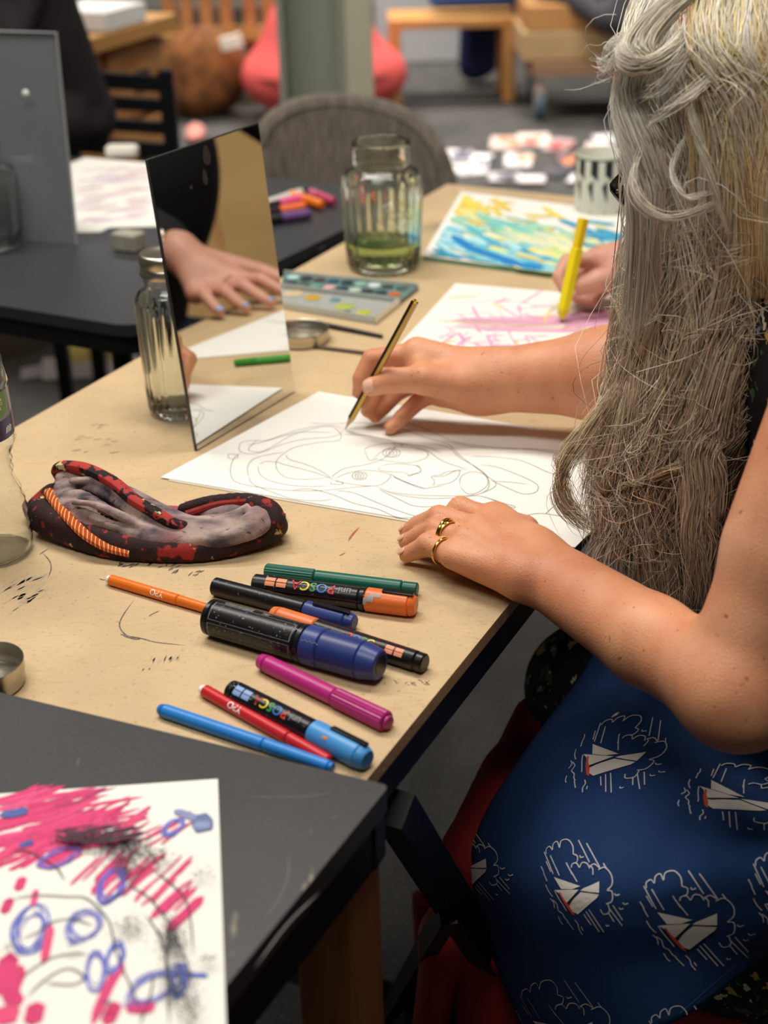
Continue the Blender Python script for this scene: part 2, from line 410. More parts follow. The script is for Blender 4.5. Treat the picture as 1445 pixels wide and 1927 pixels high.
for i in range(18):
    x = rr.uniform(740, 880); stroke2(b, [(x, 990 + rr.uniform(-15, 15)), (x - 15, 1010 + rr.uniform(0, 25))], .0012, TZ + .00012, crop=c5, n=3)
part('grey_smear', b, mat('grey_smear', 'a89a86', .8, var=.4, vs=200, col2='cbb08a'), tab, smooth=False, kind='stuff', label='faint grey paint smears')
b = MB()
stroke2(b, [(655, 1018), (664, 1005), (676, 992)], .0022, TZ + .0002); stroke2(b, [(638, 1046), (650, 1040)], .0012, TZ + .0002); stroke2(b, [(940, 780), (952, 770)], .001, TZ + .0002)
part('rust_stain', b, mat('rust_stain', 'b4613a', .7, var=.3, vs=200), tab, smooth=False, kind='stuff', label='small rust orange crayon mark')

# ================================================================== CHARCOAL TABLE, FRONT LEFT
bt = thing('charcoal_table', 'scuffed charcoal table with wooden leg in the front left corner', 'table', (-.35, .45, 0))
q0 = PZ(733, 1478, BZ); q1 = PZ(0, 1303, BZ); q2 = PZ(430, 1850, BZ)
ea = norm((q1 - q0) * [1, 1, 0]); ec = norm((q2 - q0) * [1, 1, 0]); WID = .62; LEN = .66
P4 = [q0, q0 + ea * WID, q0 + ea * WID + ec * LEN, q0 + ec * LEN]
def rounded(poly, r, n=5):
    out = []; m = len(poly)
    for i in range(m):
        p = poly[i]; a = norm(poly[i-1] - p); c_ = norm(poly[(i+1) % m] - p)
        for t in np.linspace(0, 1, n): 
            A_ = p + a * r; B_ = p + c_ * r; out.append((1-t)**2 * A_ + 2*t*(1-t) * p + t*t * B_)
    return out
m_char = mat('charcoal_laminate', '403f40', .42, var=.25, vs=6, bump=.1, bs=400)
add_layer(m_char, '6d665c', 3.5, .62, .85, seed=1.7, dist=2.); add_layer(m_char, '8b8270', 90, .70, .80, stretch=(1, .3, 1))
b = MB(); prism(b, rounded(P4, .006), .018); part('tabletop', b, m_char, bt)
b = MB()
cen = sum(P4) / 4; P5 = [p + norm((cen - p) * [1, 1, 0]) * .004 - [0, 0, .018] for p in P4]
for i in range(4):
    a = P5[i]; c_ = P5[(i+1) % 4]; d = norm(c_ - a); s_ = np.cross([0, 0, 1], d); s_ = s_ if s_ @ (cen - a) > 0 else -s_
    box(b, (a + c_) / 2 + s_ * .008 - [0, 0, .019], (np.linalg.norm(c_ - a), .016, .038), ax=[d, s_, (0, 0, 1)])
part('rail', b, m_bmet, bt, smooth=False)
m_wleg = mat('oiled_pine', '9a6534', .5, var=.35, vs=10, stretch=(6, 6, .6), bump=.1, bs=60)
for (u_, v_) in ((0, 0), (1, 0), (0, 1), (1, 1)):
    c_ = q0 + ea * (.028 + u_ * (WID - .056)) + ec * (.024 + v_ * (LEN - .05)); b = MB()
    box(b, (c_[0], c_[1], (BZ - .058) / 2), (.042, .042, BZ - .058), ax=[ea, ec, (0, 0, 1)], bev=.002); part('leg', b, m_wleg, bt)
# scratches
b = MB()
for pts in ([(543, 1600), (542, 1650), (520, 1700), (490, 1740)], [(620, 1540), (640, 1535)], [(440, 1500), (560, 1500), (640, 1490)], [(480, 1820), (540, 1740), (600, 1680)]):
    stroke2(b, pts, .0012, BZ + .0002)
part('scratch', b, mat('scratch', '5a5856', .5), bt, smooth=False, kind='stuff', label='pale scratch marks')

# ================================================================== FOLDING TABLE, FAR LEFT
ft = thing('folding_table', 'black plastic folding table on the far left with rounded corner', 'table', (-.75, 2.3, 0))
g0 = PZ(262, 618, .745); gl = PZ(0, 575, .745); gf = PZ(655, 428, .745)
da = norm((gl - g0) * [1, 1, 0]); db = norm((gf - g0) * [1, 1, 0])
FL = [g0, g0 + da * 1.1, g0 + da * 1.1 + db * .74, g0 + db * .74]
m_ft = mat('folding_top', '3a3b3f', .38, bump=.25, bs=350, var=.1, vs=8)
b = MB(); prism(b, rounded(FL, .05, 8), .016); part('tabletop', b, m_ft, ft)
b = MB(); cen = sum(FL) / 4; FI = [p + norm(cen - p) * .012 - [0, 0, .016] for p in FL]; prism(b, rounded(FI, .05, 8), .028); part('rim', b, m_blk, ft)
for k in (.1, .98):
    for kk in (.08, .66):
        q = g0 + da * k + db * kk; b = MB(); tube(b, [q - [0, 0, .044], [q[0], q[1], .01]], .014, 8); part('leg', b, m_bmet, ft)
b = MB(); q = g0 + da * .1 + db * .08; tube(b, [q - [0, 0, .12], q + da * .4 + [0, 0, -.52]], .011, 8); part('brace', b, m_bmet, ft)
b = MB(); q = g0 + da * .98 + db * .08; tube(b, [q - [0, 0, .12], q - da * .4 + [0, 0, -.52]], .011, 8); part('brace', b, m_bmet, ft)
b = MB(); q = g0 + da * .1; tube(b, [q + db * .08 - [0, 0, .5], q + db * .66 - [0, 0, .5]], .010, 8); part('cross_bar', b, m_bmet, ft)

# ================================================================== PAPERS
m_paper = mat('drawing_paper', 'efece4', .8, bump=.12, bs=500)
m_paper2 = mat('paper_underside', 'd9d3c4', .8)
def sheet(name, corners, z, label, cat='paper', th=.0006, lift=0., m=None, group=None, nx=16, ny=12):
    A_, B_, C_, D_ = [PZ(x, y, z) for x, y in corners]; V = np.zeros((nx, ny, 3))
    for i in range(nx):
        for j in range(ny):
            u_, v_ = i / (nx-1), j / (ny-1); p = (A_*(1-u_) + B_*u_)*(1-v_) + (D_*(1-u_) + C_*u_)*v_
            p = p + [0, 0, lift * ((abs(u_-.5)*2)**4 * (abs(v_-.5)*2)**2 + .25 * math.sin(u_*7 + v_*3)**2 * (abs(v_-.5)*2)**6)]; V[i, j] = p
    b = MB(); V0 = V + [0, 0, th]; f = []; n = nx * ny
    idx = lambda i, j: i * ny + j
    for i in range(nx-1):
        for j in range(ny-1):
            q = (idx(i, j), idx(i+1, j), idx(i+1, j+1), idx(i, j+1)); f.append(q); f.append(tuple(k + n for k in q[::-1]))
    rim = [idx(i, 0) for i in range(nx)] + [idx(nx-1, j) for j in range(1, ny)] + [idx(i, ny-1) for i in range(nx-2, -1, -1)] + [idx(0, j) for j in range(ny-2, 0, -1)]
    for k in range(len(rim)): a, c_ = rim[k], rim[(k+1) % len(rim)]; f.append((a, a + n, c_ + n, c_))
    nn = np.cross(V0[1, 0] - V0[0, 0], V0[0, 1] - V0[0, 0])
    if nn[2] < 0: f = [q[::-1] for q in f]
    b.add(np.vstack([V0.reshape(-1, 3), V.reshape(-1, 3)]), f)
    t = thing(name, label, cat, (A_ + B_ + C_ + D_) / 4, group)
    part('sheet', b, m or m_paper, t, angle=60); return t
PC = [(302, 899), (600, 738), (1264, 848), (1082, 1031)]
sheet('paper_sheet', [(316, 905), (600, 748), (1262, 858), (1068, 1034)], TZ + .0003, 'blank white sheet lying directly under the pencil portrait', 'paper', m=m_paper2)
art = sheet('pencil_portrait', PC, TZ + .0012, 'large white sheet with pencil line portrait under the writing hand', 'drawing')
ZP = TZ + .0020
c7 = (300, 720, 1.7)
LINES = [
 [(590,150),(560,138),(500,140),(450,150),(400,165),(340,185),(300,185),(265,190),(255,205),(262,222),(300,228),(350,215),(400,195),(470,180),(540,175),(575,165),(590,150)],
 [(325,175),(300,195),(285,215),(320,222),(360,205),(420,170),(480,150),(545,140),(580,165),(570,185),(520,190),(440,205),(400,225),(375,250),(375,275),(395,298),(430,308),(500,308),(560,300)],
 [(218,235),(225,228),(250,232),(245,243),(225,243),(218,235)],
 [(262,222),(240,240),(228,270),(230,300),(250,320),(320,335),(420,345),(520,345),(620,335),(690,330)],
 [(285,300),(282,270),(300,245),(340,232),(400,222)],[(285,300),(300,325),(360,350),(420,370),(500,378),(560,372)],
 [(315,265),(320,290),(345,310),(400,325),(470,332),(545,330)],[(318,262),(340,252),(380,255),(400,262),(470,280),(520,295),(560,312)],
 [(405,230),(415,245),(470,262),(520,285),(548,303)],[(280,200),(330,190),(390,172),(440,160),(490,158),(560,160)],
 [(555,310),(600,290),(660,280),(720,288),(740,298),(720,320),(690,330),(640,328),(590,320),(555,310)],
 [(548,303),(590,275),(660,262),(720,240),(760,200)],[(548,318),(552,325),(586,325),(580,318),(560,315)],
 [(680,245),(720,215),(770,205),(830,212),(858,225),(850,242),(800,256),(740,252),(690,245)],
 [(655,215),(670,205),(720,195),(760,195),(778,200),(770,204)],[(655,215),(672,248),(700,240)],[(745,192),(755,200),(775,198)],
 [(700,270),(740,260),(800,262),(830,270),(835,285),(810,292),(800,298),(785,288),(740,285),(705,280),(700,270)],
 [(820,262),(832,270),(836,282),(820,292),(790,300)],[(745,300),(790,320),(840,338),(870,335),(905,330)],[(740,292),(760,305),(800,322),(850,338)],
 [(875,330),(880,315),(870,300),(900,295),(920,285),(985,278)],[(870,300),(905,300),(940,285),(960,280),(955,300),(930,320),(875,330)],
 [(960,330),(965,300),(1000,285),(1040,295),(1050,325),(1020,350),(985,355),(960,330)],
 [(860,195),(920,205),(960,240),(1000,262),(1040,290),(1055,320),(1045,345),(1000,360),(900,362),(800,358),(720,345)],
 [(720,138),(780,150),(850,175),(920,195),(960,232),(1010,270),(1050,300),(1075,320),(1070,335),(1030,355)],
 [(580,165),(650,168),(720,180),(760,192),(850,205),(900,225)],[(900,182),(1000,205),(1100,212),(1200,212),(1320,225)],
 [(760,120),(830,140),(900,170),(950,190),(1050,205),(1200,215),(1320,235)],[(1000,235),(1080,238),(1160,250),(1240,285),(1290,300)],
 [(1020,262),(1080,270),(1160,300),(1200,320),(1212,335),(1200,352),(1160,355),(1110,335),(1060,312)],[(1060,315),(1120,318),(1180,325)],
 [(690,330),(750,355),(850,370),(950,368),(1020,362),(1080,380),(1130,400),(1135,395),(1100,385),(1040,365)],
 [(700,340),(760,370),(820,395),(900,395)],[(420,345),(480,340),(560,360),(620,385),(700,405),(760,430),(830,432)],
 [(560,345),(620,352),(700,385),(780,415),(830,430)],[(1170,425),(1220,418),(1300,430),(1330,440)],[(480,128),(540,132),(640,128),(720,138)],
 [(1235,420),(1250,405),(1275,385)],[(760,192),(850,215),(905,250),(985,278)]]
for cx_, cy_, rs in ((640, 298, ((24, 13), (14, 9), (6, 4))), (742, 225, ((28, 14), (18, 11), (8, 5)))):
    for rx, ry in rs: LINES.append([(cx_ + rx * math.cos(a), cy_ + ry * math.sin(a)) for a in np.linspace(0, 6.5, 12)])
b = MB()
for i, l in enumerate(LINES): stroke2(b, l, .00055, ZP + .000004 * i, crop=c7, n=5, taper=.05)
part('pencil_line', b, mat('graphite', '66625c', .5), art, smooth=False, kind='stuff')

# ---- strokes helper with colours
def strokes(name, items, parent, mname, z, rough=.75, var=.0, vs=260., kind='stuff', taper=.12):
    b = MB(); cols = []
    for i, (pts, wd, c_) in enumerate(items):
        n0_ = b.n; stroke2(b, pts, wd, z + 3e-6 * i, n=6, taper=taper); cols += [lin(c_)] * (b.n - n0_)
    o = part(name, b, mat(mname, 'ffffff', rough, attr='Col', var=var, vs=vs), parent, smooth=False, kind=kind); colored(o, cols); return o

# front drawing on charcoal table
fd = sheet('crayon_drawing', [(-60, 1499), (410, 1467), (431, 2080), (-60, 2080)], BZ + .0004, 'white sheet with pink and blue crayon scribbles on the charcoal table', 'drawing')
c8 = (0, 1400, 3.01); R = random.Random(11); it = []
cc8 = lambda L_: [(x / 3.01, 1400 + y / 3.01) for x, y in L_]
def hatch(n, x0, x1, yf, ln, wd, cols, ang=-36, js=10):
    for _ in range(n):
        x = R.uniform(x0, x1); y = yf(x) + R.uniform(-js, js); l = R.uniform(*ln); a = math.radians(ang + R.uniform(-7, 7))
        dx, dy = l * math.cos(a), l * math.sin(a)
        it.append((cc8([(x - dx/2, y - dy/2), (x + R.uniform(-4, 4), y + R.uniform(-4, 4)), (x + dx/2, y + dy/2)]), R.uniform(*wd) * .72, R.choice(cols)))
PK = ['e3487e', 'e0417a', 'd93f74', 'ea5b8c', 'e8507f']
for k in range(95):                       # dense sweep at the top
    y = R.uniform(300, 590); x = R.uniform(-60, 500)
    it.append((cc8([(x - 90, y + 35 + R.uniform(-15, 15)), (x + 60, y), (x + R.uniform(200, 380), y - R.uniform(40, 90))]), R.uniform(.002, .0042), R.choice(PK + ['b8406c', 'c84a78'])))
hatch(26, 0, 420, lambda x: 640 - x * .05, (140, 230), (.0032, .005), PK, -30, 45)
hatch(24, 350, 1040, lambda x: 420 + (x - 350) * .1, (200, 330), (.002, .0034), PK, -30, 60)
hatch(38, 480, 1080, lambda x: 700 + (x - 480) * .18, (160, 320), (.002, .0034), PK, -42, 90)
for l, wd in (([(100,830),(130,750)],.006),([(205,820),(185,920)],.004),([(290,1020),(245,1245)],.005),([(120,1250),(60,1400),(110,1480)],.010),([(0,1420),(60,1180)],.011),([(700,1240),(620,1360),(520,1590)],.006),([(660,1460),(600,1590)],.008),([(210,1460),(180,1590)],.010),([(20,960),(60,870)],.006),([(10,1590),(50,1480)],.014),([(710,1480),(800,1490),(880,1478)],.009),([(940,1060),(1050,960),(1150,860)],.007),([(850,990),(960,880),(1030,830)],.005)):
    it.append((cc8(l), wd, R.choice(PK)))
strokes('pink_crayon', it, fd, 'crayon', BZ + .0011, var=.18, vs=420)
it = []; BL = ['6474cc', '7480d4', '5a6cc8', '8c80d0']
def scrib(cx_, cy_, rx, ry, rot, n, wd, cols=BL, j=.26):
    n = n + 5; wd = wd * .40
    for _ in range(n):
        ca, sa = math.cos(rot), math.sin(rot); k = 1 + R.uniform(-j, j); a0_ = R.uniform(0, 6)
        k2 = 1 + R.uniform(-j, j); ox, oy = R.uniform(-.14, .14) * rx, R.uniform(-.14, .14) * ry
        pts = [(cx_ + ox + rx*k*math.cos(a)*ca - ry*k2*math.sin(a)*sa + R.uniform(-5, 5), cy_ + oy + rx*k*math.cos(a)*sa + ry*k2*math.sin(a)*ca + R.uniform(-5, 5)) for a in np.linspace(a0_, a0_ + 5.8, 12)]
        it.append((cc8(pts), wd, R.choice(cols)))
scrib(175, 1050, 85, 125, .35, 6, .0018); scrib(480, 1030, 70, 95, .9, 4, .0015); scrib(540, 1290, 50, 95, .05, 4, .0015); scrib(650, 1210, 42, 85, .35, 5, .0018)
scrib(630, 800, 55, 100, .5, 6, .002, ['7b6cd0', 'b06ac8', '5a68c8']); scrib(870, 1380, 150, 65, -.45, 4, .0014); scrib(1010, 1340, 40, 80, .1, 6, .003); scrib(330, 640, 110, 40, -.4, 6, .0018, ['8a6cc8', '5468c0', 'c070c0'])
scrib(980, 470, 60, 30, -.6, 4, .002); it.append((cc8([(0, 400), (90, 390), (160, 370)]), .008, '5a68a8')); it.append((cc8([(1060, 1305), (1180, 1310)]), .003, '4b5fc0')); it.append((cc8([(110, 580), (190, 548)]), .005, '5060a8'))
it.append((cc8([(1085, 455), (1140, 445), (1205, 430)]), .017, '6a7aa6')); it.append((cc8([(1095, 462), (1160, 455), (1190, 450)]), .007, '8f9cc0')); it.append((cc8([(985, 375), (1060, 400), (1110, 420)]), .006, '8f98c0'))
strokes('blue_crayon', it, fd, 'crayon_blue', BZ + .0016, var=.15, vs=420)
it = []
for l in ([(60,600),(150,605),(240,650),(320,700),(370,775)],[(0,900),(120,865),(250,855),(380,862),(480,868),(560,930),(620,1010),(650,1150),(700,1280),(770,1440),(800,1560)],[(100,1110),(220,1060),(290,1010),(370,990),(450,1000),(540,1030)],[(120,1320),(200,1260),(300,1205),(420,1185),(500,1190)],[(140,1450),(210,1370),(320,1290),(400,1270),(460,1300),(470,1330),(410,1360),(300,1355),(250,1355)],[(700,790),(820,850),(920,960),(1000,1100),(1060,1250),(1090,1400)],[(850,700),(980,800),(1050,880),(1080,1000),(1095,1200)],[(820,960),(900,1080),(950,1250),(970,1500)],[(960,1050),(940,1250),(960,1590)],[(790,1590),(850,1420),(870,1300)],[(560,920),(700,830),(800,720),(820,700)]):
    it.append((cc8(l), .0009, '3c3a3a'))
for cx_, cy_, sx, sy, n, a in ((480, 530, 120, 40, 260, -.1), (720, 600, 130, 80, 420, -.5), (700, 700, 70, 60, 120, -.6), (900, 640, 90, 60, 120, -.5), (720, 1030, 90, 60, 130, 0), (960, 1080, 70, 110, 260, 1.1), (1000, 1330, 90, 150, 260, 1.3), (1130, 730, 60, 30, 30, 0), (1170, 1210, 50, 25, 40, 0), (600, 1460, 30, 12, 25, 0), (40, 1150, 40, 25, 30, 0), (1080, 1480, 50, 90, 90, 1.4), (400, 1140, 60, 15, 18, 0)):
    for _ in range(n):
        x = R.gauss(cx_, sx * .6); y = R.gauss(cy_, sy * .6); l = R.uniform(3, 16)
        if x > 1220 or y < 215: continue
        it.append((cc8([(x, y), (x + l * math.cos(a), y + l * math.sin(a))]), R.uniform(.0004, .0012), R.choice(['2c2a2c', '3c3a3c', '565254'])))
for _ in range(40):
    x = R.uniform(300, 700); y = 520 + R.uniform(-45, 45); it.append((cc8([(x, y), (x + 60, y - 6), (x + 130, y - 20)]), R.uniform(.001, .0026), R.choice(['4a2a3c', '3a2a34'])))
strokes('charcoal_mark', it, fd, 'charcoal', BZ + .0021)

# middle drawing (pink), painting, far left drawing
md = sheet('pastel_drawing', [(745, 656), (857, 534), (1205, 563), (1110, 765)], TZ + .0006, 'white sheet with pink and yellow pastel lines under the yellow marker', 'drawing')
R = random.Random(5); it = []
for _ in range(70):
    x = R.uniform(790, 1000); y = R.uniform(560, 660)
    if (y - 534) * .95 + x < 890: continue
    a = R.choice([0, -.2, .9, 1.3, -.9]); l = R.uniform(20, 70)
    it.append(([(x, y), (x + l/2*math.cos(a), y + l/2*math.sin(a)*.5 + 1), (x + l*math.cos(a), y + l*math.sin(a)*.5)], R.uniform(.0015, .004), R.choice(['f0b8d4', 'eca4c8', 'f4c8dc', 'e898c4'])))
for _ in range(26):
    y = R.uniform(594, 622); x = R.uniform(840, 1000); it.append(([(x, y), (x + 70, y + 2), (x + 200, y + 4)], R.uniform(.002, .005), R.choice(['eab0cc', 'e6a0c0', 'f0bcd4'])))
for _ in range(20):
    y = R.uniform(585, 615); it.append(([(1065 + R.uniform(-20, 10), y + 8), (1110, y), (1250, y - 2)], .006, R.choice(['d9a0bc', 'cf98b8', 'dfa8c8'])))
for l in ([(815, 602), (900, 608), (1000, 614), (1200, 622)], [(1022, 612), (1035, 585), (1055, 572)], [(840, 560), (905, 556)], [(925, 570), (950, 580)], [(812, 650), (860, 640)], [(1000, 600), (1060, 590)], [(970, 640), (975, 655)]): it.append((l, .0028, R.choice(['f3cf7a', 'f0c070', 'f5d868'])))
for l in ([(840, 570), (950, 566), (1060, 580)], [(900, 650), (1000, 648), (1150, 652)]): it.append((l, .0012, 'b8b8d8'))
strokes('pastel_line', it, md, 'pastel', TZ + .0014, var=.12, vs=300)
pt = sheet('abstract_painting', [(795, 482), (868, 361), (1330, 420), (1300, 548)], TZ + .006, 'blue, green and yellow abstract painting lying behind the glass of green water', 'painting', th=.001)
R = random.Random(9); it = []
A_, B_, C_, D_ = [np.array(v, float) for v in ((795, 482), (868, 361), (1330, 420), (1300, 548))]
def uvp(u_, v_): return (A_*(1-u_) + B_*u_)*(1-v_) + (D_*(1-u_) + C_*u_)*v_
zones = [(.8, .08, .28, ['f7dc5a', 'f3d24a', 'f5e27a']), (.55, .3, .5, ['7fd0c4', '9adbb8', 'a8e0c8', 'f0eca0']), (.62, .8, .55, ['4fb8d8', '6cc8e0', '3aa8d4', '8ad8e4']), (.38, .45, .6, ['eff0b0', 'cfe8b0', 'f4efc0', 'e8e8d0']), (.12, .35, .6, ['2fb0d8', '52c0dc', 'f0e890', '9adce0']), (.25, .75, .5, ['e8ec8c', 'a8dca0', 'cfe68a']), (.3, .12, .25, ['48c0e0', 'b8e8ec'])]
for zu, zv, ln, cs in zones:
    for _ in range(34):
        u_ = min(.97, max(.03, zu + R.gauss(0, .09))); v_ = min(.95, max(.05, zv + R.gauss(0, .16))); l = ln * R.uniform(.15, .45); dv = R.uniform(-.09, .02)
        v0, v1 = max(.02, v_ - l/2), min(.98, v_ + l/2); u0_, u1_ = min(.97, max(.02, u_ - dv)), min(.97, max(.02, u_ + dv))
        it.append(([tuple(uvp(u0_, v0)), tuple(uvp((u0_+u1_)/2 + R.uniform(-.01, .01), (v0+v1)/2)), tuple(uvp(u1_, v1))], R.uniform(.006, .016), R.choice(cs)))
for l in ([(.36, .06), (.20, .16), (.09, .30)], [(.30, .08), (.17, .2), (.08, .36)], [(.08, .28), (.05, .45)]): it.append(([tuple(uvp(*q)) for q in l], .018, '0f86cc'))
for l in ([(.52, .5), (.45, .62), (.4, .75)], [(.6, .55), (.62, .75), (.56, .92)]): it.append(([tuple(uvp(*q)) for q in l], .009, '2a9ad0'))
strokes('brush_stroke', it, pt, 'gouache', TZ + .0082, rough=.5, var=.12, vs=120)
b = MB(); prism(b, [PZ(*q, TZ + .0052) for q in ((795, 483), (866, 364), (1330, 424), (1302, 551))], .0044); tag(part('green_board', b, mat('green_board', '5f9a80', .6), smooth=False), 'thin green board lying under the blue and yellow painting', 'board')
ld_ = sheet('faint_drawing', [(145, 437), (112, 312), (185, 295), (300, 306)], .7462, 'pale pink crayon drawing on the folding table', 'drawing')
ld_.name = 'faint_drawing'
for ch in ld_.children: bpy.data.objects.remove(ch)
b = MB(); prism(b, [PZ(*q, .7466) for q in ((145, 437), (112, 315), (160, 296), (300, 308), (330, 425), (205, 428), (190, 436))], .001); part('sheet', b, m_paper, ld_, smooth=False)
R = random.Random(2); it = []
for _ in range(70):
    x = R.uniform(150, 255); y = R.uniform(315, 418); it.append(([(x - 12, y + 3), (x + 8, y), (x + 35, y - 2)], R.uniform(.003, .007), R.choice(['f0d0dc', 'eec4d4', 'dccbe6', 'f2d8d4', 'd8c4e0'])))
strokes('crayon_mark', it, ld_, 'pastel', .7470, var=.1)

# ================================================================== STANDING MIRROR
mA = PZ(370, 850, TZ); mB = PZ(556, 738, TZ); mu = norm(mB - mA); nh = np.cross(mu, [0, 0, 1]); tt = math.radians(5.3)
mup = np.array([0, 0, 1]) * math.cos(tt) - nh * math.sin(tt); mn_ = np.cross(mu, mup); mw = np.linalg.norm(mB - mA); mh = .296
mir = thing('mirror', 'frameless rectangular mirror standing upright against the lidded glass jar', 'mirror', (mA + mB) / 2)
cenm = (mA + mB) / 2 + mup * mh / 2 + [0, 0, .0004]
b = MB(); box(b, cenm - mn_ * .0018, (mw, mh, .003), ax=[mu, mup, mn_], bev=.001); part('backing', b, mat('mirror_edge', '4a4e4c', .3, metal=.4), mir)
b = MB(); hx, hy = mw / 2 - .0012, mh / 2 - .0012
b.add([cenm + mn_ * .0002 + mu * sx * hx + mup * sy * hy for sx, sy in ((-1,-1),(1,-1),(1,1),(-1,1))], [(0, 1, 2, 3)]); part('mirror_glass', b, mat('silvered', 'e6e8e6', .015, metal=1.), mir, smooth=False)
b = MB()
for (x, y, sx, sy) in ((388, 292, .006, .010), (385, 333, .004, .008), (359, 352, .0022, .0022)):
    d = ray(x, y); t = (mn_ @ (mA - C0)) / (mn_ @ d); c_ = C0 + d * t + mn_ * .0005; a = np.linspace(0, 2*math.pi, 14, endpoint=False)
    b.add([c_ + mu * sx * math.cos(q) * (1 - .25 * math.sin(q)) + mup * sy * math.sin(q) for q in a], [tuple(range(14))])
part('smudge', b, mat('smudge', '4a4646', .5, alpha=.55), mir, smooth=False, kind='stuff')

# ================================================================== GLASSWARE
m_glass = mat('clear_glass', 'f4f8f4', .02, trans=1., ior=1.45); m_gglass = mat('greenish_glass', 'f2f8ee', .02, trans=1., ior=1.45)
m_water = mat('green_water', 'cfe8a6', .02, trans=1., ior=1.33); m_tin = mat('brushed_tin', 'c8c2b4', .34, metal=1., bump=.05, bs=300)
def jar(c, r, h, nk, name='glass_jar', label='', lid=False, water=0., tilt=0., g=m_glass, mtext=True, badge=None):
    t = thing(name, label, 'jar', c); H = h
    o_ = [(r*.80, .0005), (r*.86, .002), (r*.90, .008, 1), (r*.93, H*.2, 1), (r*.97, H*.45, 1), (r, H*.66, 1), (r*.995, H*.715, .6), (r*.96, H*.75), (r*.84, H*.785), (r*nk*1.02, H*.81), (r*nk, H*.83)]
    for k in range(3): o_ += [(r*nk*1.04, H*(.845 + k*.045)), (r*nk, H*(.865 + k*.045))]
    o_ += [(r*nk*1.02, H*.985), (r*nk*1.0, H)]
    th = .0032 if r > .05 else .0026
    inn = [(p[0] * .975 - th, max(p[1], .007)) for p in o_ if p[1] > .004][::-1]
    inn[0] = (r*nk - th, H - .0003); inn = inn + [(r*.5, .0065), (.0001, .0065)]
    b = MB(); lathe(b, [(.0001, .0015)] + o_ + inn, 96, c, rib=.028, ribn=22); part('glass_body', b, g, t, angle=0)
    if water:
        b = MB(); pw = [(.0001, .0069), (r*.5, .0069), (r*.86 - th - .0003, .0085), (r*.93 - th - .0003, H*.2)]
        pw = [p for p in pw if p[1] < water] + [(r*(.93 + .04*(water - H*.2)/(H*.25)) - th - .0003, water), (.0001, water)]
        lathe(b, pw, 48, c); part('water', b, m_water, t, angle=50, label='pale green paint water')
    if lid:
        b = MB(); rn = r*nk + .003; z = H
        lathe(b, [(rn, z-.022), (rn+.001, z-.020), (rn, z-.013), (rn-.001, z-.012), (rn+.0005, z-.008), (rn+.001, z-.001), (rn-.001, z+.002), (rn*.8, z+.0025), (rn*.72, z+.001), (.0001, z+.001)], 48, c)
        part('lid', b, m_tin, t, angle=50)
    return t
gj = jar(PZ(722, 503, TZ), .0555, .176, .70, label='ribbed glass jar holding pale green paint water beside the painting', water=.040, g=m_gglass)
# embossed badge on the jar
c_ = PZ(722, 503, TZ); nd = norm(np.array([.35, -1, 0])); b = MB(); ups = np.array([0, 0, 1.]); sd_ = np.cross(ups, nd) * -1
def onjar(u_, v_, rr_=.0565): a = u_ / rr_; return c_ + [0, 0, .088 + v_] + rr_ * (math.cos(a) * nd + math.sin(a) * np.cross(ups, nd))
for k, (rx, ry) in enumerate(((.026, .018), (.022, .014))):
    tube(b, np.array([onjar(rx*math.cos(a), ry*math.sin(a)) for a in np.linspace(0, 2*math.pi, 40)]), .0008, 6)
for k in range(4):
    tube(b, np.array([onjar(-.014 + k*.009 + .0035*math.cos(a), .0055*math.sin(a)) for a in np.linspace(.6, 5.6, 12)]), .0009, 5)
part('embossed_badge', b, m_gglass, gj, kind='stuff')
jc = PZ(330, 776, TZ) + np.array([.004, .004, 0])
cj = jar(jc, .036, .176, .66, label='ribbed clear glass jar with tin lid standing behind the mirror', lid=True)
jar(PZ(-8, 465, .7455), .045, .155, .6, label='blurred clear glass jar at the left edge on the folding table')
def tinlid(c, r, h, label, text=False):
    t = thing('tin_lid', label, 'lid', c); b = MB()
    lathe(b, [(.0001, .0006), (r*.94, .0006), (r*.97, .002), (r*.965, h*.5), (r, h*.56), (r, h-.001), (r*1.012, h-.0004), (r*1.005, h+.0004), (r*.985, h), (r*.975, h*.56), (r*.94, h*.5), (r*.935, .003), (r*.8, .0022), (r*.72, .0036), (.0001, .0032)], 64, c)
    part('lid_shell', b, m_tin, t, angle=50)
    if text:
        b = MB(); rr_ = r * .80; s_ = 'CONTENTS MAY BE HOT'
        for k, chh in enumerate(s_):
            a = -1.0 + k * .13; p = np.asarray(c) + [rr_*math.cos(a), rr_*math.sin(a), .0039]
            if chh != ' ': flat_text(b, chh, .0052, p, (-math.sin(a), math.cos(a), 0), (-math.cos(a), -math.sin(a), 0))
        part('stamped_text', b, mat('stamp', '55524c', .4, metal=.8), t, smooth=False, kind='stuff')
    return t
tinlid(PZ(566, 648, TZ) + np.array([0, 0.012, 0]), .0345, .016, 'open tin jar lid lying beside the paintbrush and mirror')
tl = tinlid(PZ(-22, 1288, TZ) + np.array([0, .0, .0004]), .029, .020, 'tin lid at the left edge of the stained board near the charcoal table', text=False)

